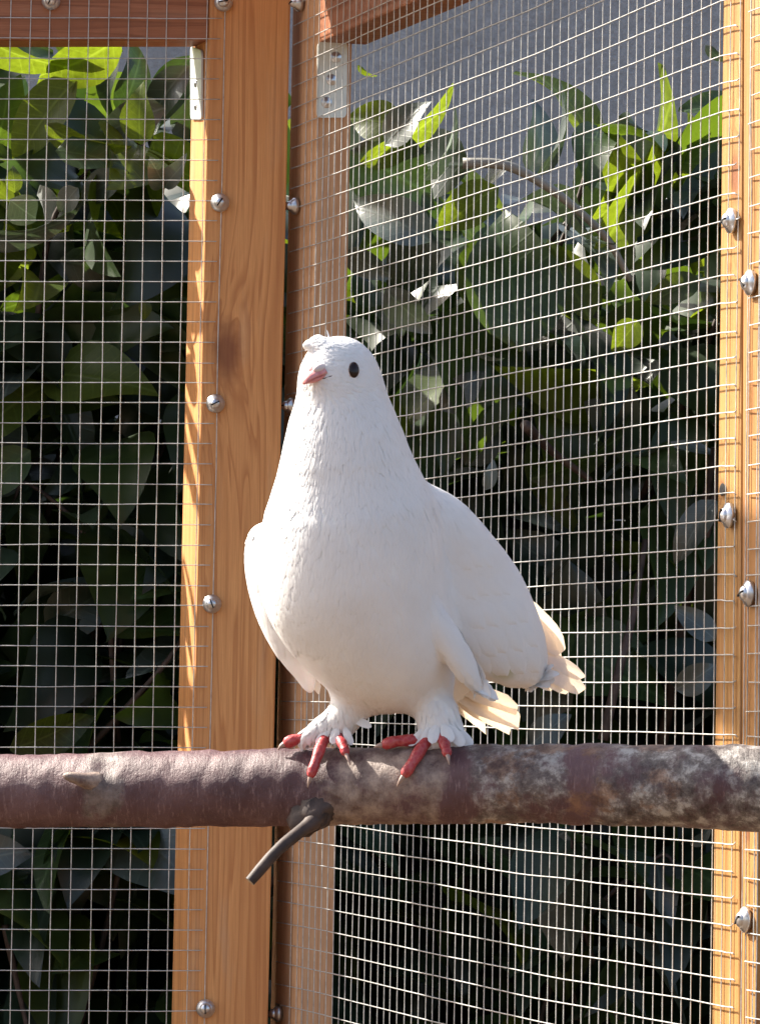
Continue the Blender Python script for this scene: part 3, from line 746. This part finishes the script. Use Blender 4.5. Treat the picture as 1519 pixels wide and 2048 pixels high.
# feather tufts on the feet and crest
for b_, t_, w_ in [((694, 1428, -14), (742, 1452, -26), 18), ((670, 1448, -24), (606, 1484, -40), 18), ((664, 1452, -30), (632, 1488, -52), 17), ((676, 1452, -34), (664, 1486, -54), 17),
                   ((688, 1452, -32), (704, 1488, -46), 16), ((862, 1446, -32), (842, 1498, -56), 22), ((872, 1446, -34), (862, 1482, -56), 22), ((884, 1446, -32), (902, 1478, -48), 24),
                   ((892, 1446, -26), (926, 1486, -32), 25), ((898, 1446, -10), (944, 1488, -10), 25), ((856, 1452, -30), (816, 1488, -42), 18),
                   ((654, 716, -138), (618, 684, -138), 26), ((660, 714, -136), (634, 675, -132), 24), ((664, 704, -132), (655, 664, -124), 4)]:
    if b_[1] > 1000: b_ = (b_[0], b_[1], b_[2] - 0.28 * (b_[0] - 740)); t_ = (t_[0], t_[1], t_[2] - 0.28 * (t_[0] - 740))
    feather('tuft_feather', b_, t_, w_, (0, -0.35, -0.95), M_FEATH, curl=0.05, point=0.6)

# face
def simple(name, color, rough, **kw):
    N = NT(name); return N.done(N.principled(color, rough, **kw))
M_EYE = simple('dark_eye', (0.014, 0.005, 0.004), 0.22, Specular_IOR_Level=0.35)
M_LID = simple('eye_rim', (0.62, 0.50, 0.46), 0.6)
def ellipsoid(name, c, r, bs, mat, parent, sub=None, nu=20, nv=12, shape=None):
    V, F = [], []
    for i in range(nv + 1):
        ph = math.pi * i / nv
        for j in range(nu):
            th = 2 * math.pi * j / nu
            q = np.array([math.cos(ph), math.sin(ph) * math.cos(th), math.sin(ph) * math.sin(th)]) * r
            if shape: q = shape(q)
            V.append(np.asarray(c) + q @ bs)
    F = [(i * nu + j, i * nu + (j + 1) % nu, (i + 1) * nu + (j + 1) % nu, (i + 1) * nu + j) for i in range(nv) for j in range(nu)]
    return mesh_obj(name, Bv(V), F, mat, parent, True, origin=B(*c))
def eye(x, y):
    d = front(x, y); c = np.array([x, y, d]); n_ = sdf_normal(c[None])[0].astype(float)
    bs = basis(n_, (0.15, -1, 0))
    e = ellipsoid('eye', c + n_ * 0.0, np.array([7, 11.5, 16.5]), bs, M_EYE, pigeon)
    ln = ellipsoid('eye_rim', c - n_ * 2.5, np.array([7, 13.2, 18.2]), bs, M_LID, pigeon)
eye(708, 745)
# far eye, mirrored across the head's own plane
hc = np.array([678, 757, -100.0]); side = bH[1]
pe = np.array([708, 745, front(708, 745)]); pe2 = pe - 2 * side * np.dot(pe - hc, side); n2 = sdf_normal(pe2[None])[0].astype(float)
pe2 = pe2 - n2 * float(body_sdf(pe2[None].astype(np.float32))[0]); n2 = sdf_normal(pe2[None])[0].astype(float)
ellipsoid('eye', pe2, np.array([7, 13.5, 17]), basis(n2, (0.15, -1, 0)), M_EYE, pigeon)
def beak():
    N = NT('pink_beak'); co = N.coord(); a = N.noise(co, 160, 4)
    c = N.ramp(a, [(0.3, (0.60, 0.20, 0.20)), (0.7, (0.74, 0.36, 0.34))])
    m = N.done(N.principled(c, 0.45, N.bump(a, 0.2, 0.0004), Subsurface_Weight=0.1, Subsurface_Scale=0.003))
    bx = np.array([646, 752, front(646, 752) + 12])
    tip = np.array([609, 769, bx[2] - 26])
    ax = unit(tip - bx); sd = unit(np.cross(ax, (0, -1, 0))); up = np.cross(sd, ax)
    if up[1] > 0: up = -up
    Lb = np.linalg.norm(tip - bx)
    def half(name, top):
        prof = [(0.0, 19, 15), (0.25, 18, 14), (0.5, 16, 13), (0.72, 13.5, 11.5), (0.9, 10, 9), (1.0, 5.5, 5.5)]
        V, F = [], []; n = 12
        for t_, w_, h_ in prof:
            for j in range(n):
                th = math.pi * j / (n - 1)
                drop = -4 * max(0, t_ - 0.6) ** 2 * 10 if top else 0
                hh = h_ if top else -h_ * 0.7
                ln_ = t_ * (1.0 if top else 0.9)
                V.append(bx + ax * Lb * ln_ + sd * w_ * math.cos(th) * (1 if top else 0.88) + up * (hh * math.sin(th) + drop + (0.6 if top else -1.2)))
        F = [(i * n + j, i * n + j + 1, (i + 1) * n + j + 1, (i + 1) * n + j) for i in range(len(prof) - 1) for j in range(n - 1)]
        F += [(i * n, (i + 1) * n, (i + 1) * n + n - 1, i * n + n - 1) for i in range(len(prof) - 1)] + [tuple((len(prof) - 1) * n + j for j in range(n))]
        return mesh_obj(name, Bv(V), F, m, pigeon, True, origin=B(*bx))
    half('upper_beak', True); half('lower_beak', False)
    cm = plain('pale_cere', (0.78, 0.66, 0.63), 0.6)
    for sgn in (-1, 1):
        ellipsoid('cere', bx + ax * 8 + up * 14 + sd * 8 * sgn, np.array([15, 8, 8.5]), np.array([ax, sd, up]), cm, pigeon)
    # gape line running back from the beak
    mm = plain('gape', (0.16, 0.12, 0.10), 0.9)
    pts = []
    for x, y in ((640, 763), (650, 762), (662, 758), (674, 754)):
        pts.append((x, y, front(x, y) - 0.3))
    v, f = tube(Bv(pts), np.array([1.5, 1.6, 1.4, 0.6]) * S, 6); mesh_obj('mouth_line', v, f, mm, pigeon, True, origin=v[0])
beak()
# feet
def toe_mat():
    N = NT('red_scaly_toe'); co = N.coord()
    vz = N.n('ShaderNodeTexVoronoi', i_Scale=420.0); N.l(co, vz.inputs['Vector'])
    a = N.noise(co, 120, 4)
    c = N.ramp(a, [(0.3, (0.32, 0.018, 0.026)), (0.62, (0.45, 0.045, 0.05)), (0.9, (0.58, 0.2, 0.18))])
    c = N.mix(N.ramp(vz.outputs['Distance'], [(0.3, (0, 0, 0)), (1.0, (0.3, 0.3, 0.3))]), c, (0.6, 0.28, 0.25))
    return N.done(N.principled(c, 0.42, N.bump(vz.outputs['Distance'], 0.5, 0.0006)))
M_TOE = toe_mat(); M_CLAW = plain('claw_horn', (0.42, 0.30, 0.25), 0.45)
def toe(pts, r0, r1, claw):
    pts = [(x, y, d - 0.28 * (x - 740)) for x, y, d in pts]; claw = (claw[0], claw[1], claw[2] - 0.28 * (claw[0] - 740))
    p = spline(pts, 22); tt = np.linspace(0, 1, 22)
    r = (r0 + (r1 - r0) * tt) * (1 + 0.06 * np.cos(tt * 6.28 * 2.6) + 0.02 * np.cos(tt * 6.28 * 9)); r[-1] *= 0.6; r[-2] *= 0.88
    v, f = tube(Bv(p), r * S, 14)
    t_ = mesh_obj('toe', v, f, M_TOE, pigeon, True, origin=v[0])
    e = p[-1]; dr = unit(p[-1] - p[-4]); c = spline([e - dr * 5, e + (np.array(claw) - e) * 0.5 + np.array([0, -2, -3]), claw], 10)
    v2, f2 = tube(Bv(c), np.linspace(r1 * 0.62, 0.8, 10) * S, 9)
    o = mesh_obj('claw', v2, f2, M_CLAW, None, True, origin=v2[0]); o.parent = t_; o.location = np.array(v2[0]) - np.array(v[0])
toe([(640, 1474, -12), (612, 1477, -28), (588, 1481, -36), (568, 1489, -40)], 11, 12.5, (555, 1501, -44))
toe([(650, 1474, -25), (640, 1496, -58), (629, 1528, -81), (621, 1552, -88)], 12, 9.5, (616, 1572, -88))
toe([(676, 1474, -28), (686, 1489, -56), (692, 1507, -71)], 11, 8.5, (701, 1527, -79))
toe([(862, 1476, -12), (826, 1478, -28), (788, 1481, -38), (764, 1489, -41)], 12, 11.5, (747, 1493, -46))
toe([(856, 1474, -25), (838, 1498, -59), (819, 1527, -81), (806, 1547, -88)], 13, 10.5, (793, 1567, -90))
toe([(882, 1472, -28), (889, 1489, -56), (893, 1506, -70)], 12, 9, (896, 1523, -79))
toe([(672, 1478, 10), (680, 1486, 50), (684, 1510, 76)], 12, 9, (684, 1530, 84))
toe([(880, 1478, 14), (884, 1486, 52), (886, 1510, 77)], 12, 9, (886, 1530, 85))

# ------------------------------------------------------------------ shrubs
def leaf_mat(name, col, spec=0.5, trans=(0.32, 0.48, 0.03), tf=0.38, rough=0.3):
    N = NT(name); co = N.coord(); 
    info = N.n('ShaderNodeObjectInfo')
    a = N.noise(co, 22, 4); 
    sx = N.n('ShaderNodeSeparateXYZ'); N.l(co, sx.inputs[0])
    mid = N.math('ABSOLUTE', sx.outputs[0])
    vein = N.math('FRACT', N.math('MULTIPLY', N.math('SUBTRACT', sx.outputs[1], N.math('MULTIPLY', mid, 0.7)), 9.0))
    vn = N.ramp(vein, [(0.0, (0.4, 0.4, 0.4)), (0.10, (0, 0, 0)), (0.9, (0, 0, 0)), (1.0, (0.4, 0.4, 0.4))])
    mr = N.ramp(mid, [(0.0, (1, 1, 1)), (0.02, (0, 0, 0))])
    m_ = N.math('MAXIMUM', vn, mr)
    var = N.ramp(info.outputs['Random'], [(0.0, tuple(0.6 * c for c in col)), (0.5, col), (1.0, tuple(min(1, 1.5 * c) for c in col))])
    c = N.mix(N.ramp(a, [(0.3, (0, 0, 0)), (0.8, (0.5, 0.5, 0.5))]), var, tuple(0.55 * x for x in col))
    c = N.mix(N.math('MULTIPLY', m_, 0.45), c, tuple(min(1, 2.2 * x + 0.02) for x in col))
    nrm = N.bump(m_, 0.10, 0.02)
    p = N.principled(c, rough, nrm, Specular_IOR_Level=spec)
    t = N.n('ShaderNodeBsdfTranslucent'); N.l(N.mix(N.math('MULTIPLY', m_, 0.6), N.mix(a, tuple(0.35 * x for x in trans), tuple(1.35 * x for x in trans)), tuple(min(1, 1.7 * x + 0.02) for x in trans)), t.inputs[0])
    mx = N.n('ShaderNodeMixShader', i_0=tf); N.l(p, mx.inputs[1]); N.l(t.outputs[0], mx.inputs[2])
    return N.done(mx.outputs[0])
M_LEAF = [leaf_mat('glossy_dark_leaf', (0.019, 0.037, 0.022), 0.6, (0.05, 0.10, 0.012), 0.25, 0.38),
          leaf_mat('mid_green_leaf', (0.034, 0.066, 0.020), 0.5, (0.13, 0.21, 0.012), 0.34, 0.38),
          leaf_mat('yellow_green_leaf', (0.050, 0.078, 0.014), 0.45, (0.23, 0.31, 0.014), 0.42, 0.38),
          leaf_mat('waxy_grey_leaf', (0.062, 0.083, 0.074), 0.9, (0.08, 0.12, 0.05), 0.15, 0.36)]
def leaf_geo(wr, curl, fold, twist, shape):
    m, n = 10, 5; V = []
    for i in range(m):
        t = i / (m - 1)
        w = (math.sin(math.pi * min(1, t ** shape)) ** 0.85) * wr * 0.5 if 0 < t < 1 else 0.004
        for j in range(n):
            u = (j / (n - 1) - 0.5) * 2
            x = u * w; z = -curl * (t - 0.2) ** 2 + fold * abs(u) * w + 0.03 * math.sin(7 * t + 2 * u) * abs(u)
            a = twist * t; V.append((x * math.cos(a) - z * math.sin(a), t, x * math.sin(a) + z * math.cos(a)))
    F = [(i * n + j, i * n + j + 1, (i + 1) * n + j + 1, (i + 1) * n + j) for i in range(m - 1) for j in range(n - 1)]
    return np.array(V), np.array(F)
GEO = [leaf_geo(0.56, 0.32, 0.28, 0.4, 0.74), leaf_geo(0.46, 0.48, 0.32, -0.45, 0.78), leaf_geo(0.62, 0.25, 0.22, 0.3, 0.72), leaf_geo(0.40, 0.42, 0.35, 0.5, 0.80)]
LEAF_ME = []
for gi, (V, F) in enumerate(GEO):
    row = []
    for mi in range(4): row.append(fast_mesh('leaf', V, F, M_LEAF[mi]))
    LEAF_ME.append(row)
def leaf_matrix(base, direction, normal, length, wide=1.0):
    y = Vector(direction).normalized(); n_ = Vector(normal); n_ = (n_ - y * n_.dot(y)).normalized(); x = y.cross(n_)
    m = Matrix((x * length * wide, y * length, n_ * length)).transposed().to_4x4(); m.translation = Vector(base); return m
def add_leaf(shrub, base, direction, normal, length, gi, mi, wide=1.0):
    o = bpy.data.objects.new('leaf', LEAF_ME[gi][mi]); COL.objects.link(o); o.parent = shrub
    m = leaf_matrix(base, direction, normal, length, wide); m.translation = m.translation - Vector(shrub.location); o.matrix_local = m
shrubL = thing('leafy_shrub', (-0.35, 4.55, 0), 'glossy green shrub behind the mesh left of the thick post', 'shrub', 'shrubs outside the aviary')
shrubR = thing('leafy_shrub', (0.25, 4.75, 0), 'glossy green shrub behind the slanting mesh on the right', 'shrub', 'shrubs outside the aviary')
M_STEM = twig_mat(); M_GSTEM = plain('grey_stem', (0.26, 0.25, 0.22), 0.6)
def px_leaf(shrub, bx, by, tx, ty, Z, dZ, roll, gi, mi, wide=1.0):
    b = at(bx, by, Z); t = at(tx, ty, Z + dZ); ax = t - b; Ln = np.linalg.norm(ax); ax = ax / Ln
    view = unit(CAM - b); nrm = view - ax * np.dot(view, ax); nrm = unit(nrm); sd = np.cross(ax, nrm)
    a = math.radians(roll); add_leaf(shrub, b, ax, nrm * math.cos(a) + sd * math.sin(a), Ln, gi, mi, wide)
# (base px, base py, tip px, tip py, depth, tip depth change, roll, shape, material, width)
LEFT = [(-60, 60, 150, 180, 4.22, .03, 45, 1, 2, 1.0), (245, 70, 70, 190, 4.24, .02, -40, 1, 2, 1.1), (110, 90, 245, 100, 4.30, 0, 20, 0, 1, 1), (230, 95, 190, 250, 4.26, .03, 40, 1, 0, 1),
        (280, 290, 275, 165, 4.20, -.02, -25, 2, 2, 1.0), (150, 160, 10, 320, 4.21, .03, 35, 0, 2, .9), (330, 215, 190, 265, 4.25, .02, 20, 0, 3, .9), (375, 130, 260, 280, 4.28, .03, 20, 1, 3, .9),
        (240, 230, 300, 90, 4.3, 0, 20, 1, 0, 1.2), (380, 110, 290, 260, 4.33, 0, -10, 1, 0, 1), (90, 250, 240, 330, 4.2, 0, 30, 1, 2, .9), (110, 300, 260, 320, 4.19, 0, -30, 0, 1, 1),
        (330, 375, 305, 320, 4.18, -.03, 20, 2, 3, 1.1), (330, 375, 362, 322, 4.18, -.03, -30, 1, 3, 1), (20, 400, 80, 445, 4.2, .03, 10, 2, 3, 1.2), (155, 375, 112, 428, 4.17, .02, 25, 2, 3, 1),
        (245, 350, 150, 400, 4.25, .03, 30, 0, 3, 1), (30, 385, 25, 330, 4.18, 0, 10, 2, 2, 1), (290, 600, 290, 640, 4.2, 0, 0, 2, 2, 1.1), (-40, 480, 170, 460, 4.25, 0, 40, 1, 3, .8),
        (380, 180, 380, 330, 4.35, 0, 0, 0, 0, 1), (330, 330, 180, 420, 4.4, 0, 10, 0, 0, 1.2), (-30, 740, 120, 710, 4.3, .05, 20, 0, 0, 1.2), (330, 1180, 165, 1045, 4.3, .03, 20, 0, 0, 1.1),
        (20, 1500, 190, 1440, 4.25, 0, 30, 0, 2, .9), (-60, 1720, 65, 1700, 4.25, 0, 0, 0, 3, 1.2), (90, 1260, 240, 1160, 4.35, 0, 10, 0, 0, 1.1), (110, 1400, 250, 1340, 4.35, 0, 20, 0, 0, 1.1),
        (120, 520, 330, 560, 4.3, 0, 20, 1, 0, 1.1), (0, 620, 150, 570, 4.4, 0, 20, 1, 1, 1), (340, 700, 200, 620, 4.4, 0, 20, 0, 0, 1.1), (60, 900, -60, 1000, 4.3, 0, 20, 0, 1, 1),
        (180, 880, 60, 820, 4.5, 0, 10, 0, 0, 1), (350, 1700, 200, 1780, 4.5, 0, 10, 0, 0, 1), (40, 1950, 190, 1850, 4.5, 0, 15, 0, 0, 1)]
RIGHT = [(1200, 500, 1422, 162, 4.35, .05, 35, 1, 2, .75), (1045, 700, 1000, 400, 4.32, .04, 20, 0, 1, 1.15), (995, 372, 866, 462, 4.22, .02, 15, 2, 2, .9), (800, 250, 690, 230, 4.22, .02, 20, 2, 2, 1.2),
         (770, 290, 850, 195, 4.20, -.02, -30, 2, 3, 1.0), (1060, 350, 1110, 195, 4.32, .03, 20, 1, 3, 1.1), (1080, 350, 1168, 188, 4.30, 0, 62, 1, 3, .8), (850, 360, 945, 240, 4.25, 0, 55, 1, 3, .9),
         (720, 330, 935, 215, 4.33, 0, 30, 1, 2, .7), (1145, 430, 1205, 510, 4.22, .02, 50, 1, 3, .9), (860, 480, 700, 390, 4.22, .02, 30, 0, 3, 1), (1275, 640, 1225, 705, 4.3, 0, 0, 2, 2, 1.2),
         (1400, 560, 1290, 600, 4.3, 0, 30, 0, 2, 1), (770, 580, 860, 670, 4.22, 0, 30, 2, 3, 1), (1180, 300, 1260, 480, 4.42, 0, 20, 0, 0, 1.2), (1330, 480, 1440, 250, 4.45, 0, 30, 1, 2, 1),
         (1290, 420, 1420, 470, 4.4, 0, 20, 0, 3, 1.1), (960, 640, 1060, 430, 4.42, 0, 0, 0, 1, 1.4), (1180, 640, 1090, 480, 4.38, 0, 20, 0, 2, 1.1), (940, 330, 760, 330, 4.36, .05, 20, 0, 0, 1.3),
         (1300, 320, 1190, 460, 4.36, .02, -20, 0, 2, .9), (700, 300, 880, 400, 4.34, 0, 0, 0, 0, 1.4), (860, 460, 780, 600, 4.4, 0, 20, 0, 0, 1.2), (1430, 1000, 1340, 1120, 4.3, 0, 40, 0, 3, .9),
         (1350, 1380, 1440, 1330, 4.3, 0, 20, 0, 3, 1.1), (1060, 1490, 1140, 1425, 4.3, 0, 0, 2, 3, 1), (1430, 1280, 1350, 1210, 4.3, 0, 30, 0, 3, 1), (1060, 960, 1280, 890, 4.35, 0, 40, 1, 1, .8),
         (880, 820, 970, 740, 4.35, 0, 20, 0, 3, 1), (930, 930, 1000, 820, 4.4, 0, 20, 0, 0, 1.2), (950, 700, 1000, 730, 4.25, 0, 40, 1, 3, .8), (970, 980, 990, 920, 4.25, 0, 30, 2, 3, .8),
         (1380, 1690, 1430, 1660, 4.3, 0, 30, 1, 3, 1.2), (1080, 1680, 1160, 1720, 4.4, 0, 20, 0, 3, 1), (1420, 900, 1200, 900, 4.35, 0, 60, 1, 3, .7), (690, 500, 780, 560, 4.3, 0, 30, 0, 3, 1),
         (1020, 320, 930, 420, 4.3, 0, 45, 1, 3, .8), (1410, 90, 1450, 130, 4.5, 0, 20, 1, 3, 1), (715, 130, 745, 160, 4.3, 0, 40, 1, 2, 1), (1240, 560, 1190, 420, 4.4, 0, 10, 0, 1, 1.2),
         (1140, 830, 1240, 740, 4.45, 0, 20, 0, 0, 1.1), (1130, 1150, 1010, 1060, 4.45, 0, 20, 0, 0, 1.1), (1240, 1210, 1330, 1130, 4.45, 0, 20, 0, 0, 1.1)]
for a in LEFT: px_leaf(shrubL, *a)
for a in RIGHT: px_leaf(shrubR, *a)
# free leaves near the mesh, singly, then the deep mass of leaves behind them
def rand_leaf(pos, size):
    d = unit(RNG.normal(0, 0.8, 3) * np.array([1, 0.8, 0.6]) + np.array([-0.25, -0.3, -0.55]))
    n_ = unit(np.array([0.0, -0.35, 1.0]) + RNG.normal(0, 0.55, 3)); return d, n_, size * RNG.uniform(0.75, 1.3)
def top_z(x, y):                                                   # ragged top of the hedge
    if x < -0.02: return 2.0 + 0.07 * math.sin(9 * x) + 0.05 * math.sin(23 * x + 5 * y)
    return 1.87 + 0.06 * np.clip((x - 0.15) / 0.2, 0, 1) + 0.05 * math.sin(17 * x + 1) + 0.04 * math.sin(31 * x + 9 * y)
def wallR_out(x, y): return np.dot(np.array([x, y, 0]) - np.array([P0[0], P0[1], 0]), -NR)
def ok_spot(x, y, z):
    if z > top_z(x, y): return False
    if y < P0[1] + 0.10 and wallR_out(x, y) < 0.12: return False
    return wallR_out(x, y) > 0.10 or y > P0[1] + 0.14
def leafy_twig(shrub, b, tip, n, hi):
    b, tip = np.asarray(b, float), np.asarray(tip, float); mid = (b + tip) / 2 + np.array([RNG.normal(0, .03), RNG.normal(0, .03), 0.05])
    path = spline([b, mid, tip, tip + (tip - mid) * 0.25 + np.array([0, -0.02, -0.04])], 22)
    v, f = tube(path, np.linspace(0.0036, 0.0014, 22), 6); mesh_obj('stem', v, f, M_STEM, shrub, True, origin=v[0])
    ph = RNG.uniform(0, 6.28)
    for k in range(n):
        t = 0.15 + 0.85 * (k + 0.5) / n; q = path[int(t * 21)]; tg = unit(path[min(21, int(t * 21) + 1)] - path[max(0, int(t * 21) - 1)])
        a = ph + k * 2.4; r1 = unit(np.cross(tg, (0.3, 0.9, 0.1))); r2 = np.cross(tg, r1)
        d = unit(0.35 * tg + (math.cos(a) * r1 + math.sin(a) * r2) * 0.8 + np.array([-0.05, -0.2, -0.28]) + RNG.normal(0, 0.12, 3))
        n_ = unit(np.array([-0.1, -0.25, 1.0]) + 0.5 * tg + RNG.normal(0, 0.3, 3))
        add_leaf(shrub, q, d, n_, RNG.uniform(0.095, 0.15), int(RNG.integers(0, 4)), int(RNG.choice([0, 1, 2, 3], p=[.2, .25, .35, .2] if hi else [.42, .3, .03, .25])), RNG.uniform(0.85, 1.15))
for shrub, x0, x1, y0, y1, n in ((shrubL, -0.62, -0.12, 4.28, 4.5, 20), (shrubR, 0.0, 0.55, 4.32, 4.75, 22)):
    for k in range(n):
        hi = k < n // 2
        x, y = RNG.uniform(x0, x1), RNG.uniform(y0, y1)
        z = RNG.uniform(1.45, 1.66) if hi else RNG.uniform(0.85, 1.4)
        if shrub is shrubR and y < P0[1] + 0.16: continue
        leafy_twig(shrub, (x, y + 0.05, z), (x + RNG.normal(0.02, .10), y + RNG.uniform(-0.08, 0.06), z + RNG.uniform(0.2, 0.32)), int(RNG.integers(7, 10)), hi)
def leaf_mass(shrub, x0, x1, y0, y1, n):
    V, Fq, M = [], [], []; c = 0
    while c < n:
        x, y, z = RNG.uniform(x0, x1), RNG.uniform(y0, y1), RNG.uniform(0.25, 2.05)
        if not ok_spot(x, y, z + 0.03): continue
        d, n_, s_ = rand_leaf((x, y, z), 0.14); gi = int(RNG.integers(0, 4))
        n_ = unit(n_); xx = np.cross(d, n_); xx = unit(xx); nn = np.cross(xx, d)
        g = GEO[gi][0] * s_; V.append(np.array([x, y, z]) + g[:, :1] * xx + g[:, 1:2] * d + g[:, 2:] * nn); Fq.append(GEO[gi][1] + 50 * c)
        M.append(np.full(36, int(RNG.choice([0, 1, 2], p=[.5, .42, .08])))); c += 1
    me = fast_mesh('leaf_mass', np.concatenate(V) - np.array(shrub.location), np.concatenate(Fq), M_LEAF[0])
    me.materials.append(M_LEAF[1]); me.materials.append(M_LEAF[2]); me.polygons.foreach_set('material_index', np.concatenate(M).astype(np.int32))
    o = bpy.data.objects.new('leaf_mass', me); COL.objects.link(o); o.parent = shrub; o['kind'] = 'stuff'
leaf_mass(shrubL, -1.2, -0.08, 4.30, 5.3, 4200)
leaf_mass(shrubR, -0.10, 1.1, 4.35, 5.6, 4800)
# stems
for shrub, spec in ((shrubL, [(-0.55, 4.6), (-0.40, 4.75), (-0.26, 4.55), (-0.15, 4.8), (-0.7, 4.9)]), (shrubR, [(0.02, 4.6), (0.12, 4.8), (0.24, 4.6), (0.34, 4.9), (0.5, 4.7)])):
    for (x, y) in spec:
        p = spline([(x, y, 0), (x + RNG.normal(0, .04), y + RNG.normal(0, .04), 0.6), (x + RNG.normal(0, .06), y - 0.08 + RNG.normal(0, .05), 1.15), (x + RNG.normal(0, .09), y - 0.12 + RNG.normal(0, .06), 1.6)], 26)
        v, f = tube(p, np.linspace(0.014, 0.004, 26), 8); mesh_obj('stem', v, f, M_STEM, shrub, True, origin=v[0])
for pts in ([(925, 326, 4.22), (1010, 330, 4.22), (1090, 370, 4.23), (1160, 425, 4.25), (1215, 480, 4.28), (1260, 560, 4.3)], [(1050, 850, 4.25), (1100, 900, 4.3), (1180, 960, 4.35)], [(1205, 1480, 4.3), (1235, 1350, 4.3), (1265, 1230, 4.32), (1290, 1080, 4.35)]):
    p = spline([at(*q) for q in pts], 24); v, f = tube(p, np.linspace(0.0055, 0.003, 24), 8); mesh_obj('stem', v, f, M_GSTEM if pts[0][0] == 925 else M_STEM, shrubR, True, origin=v[0])
for pts in ([(150, 1520, 4.3), (230, 1440, 4.3), (320, 1340, 4.28), (370, 1270, 4.28)], [(10, 1850, 4.25), (30, 1950, 4.25), (55, 2060, 4.25)]):
    p = spline([at(*q) for q in pts], 24); v, f = tube(p, np.linspace(0.004, 0.002, 24), 8); mesh_obj('stem', v, f, M_STEM, shrubL, True, origin=v[0])
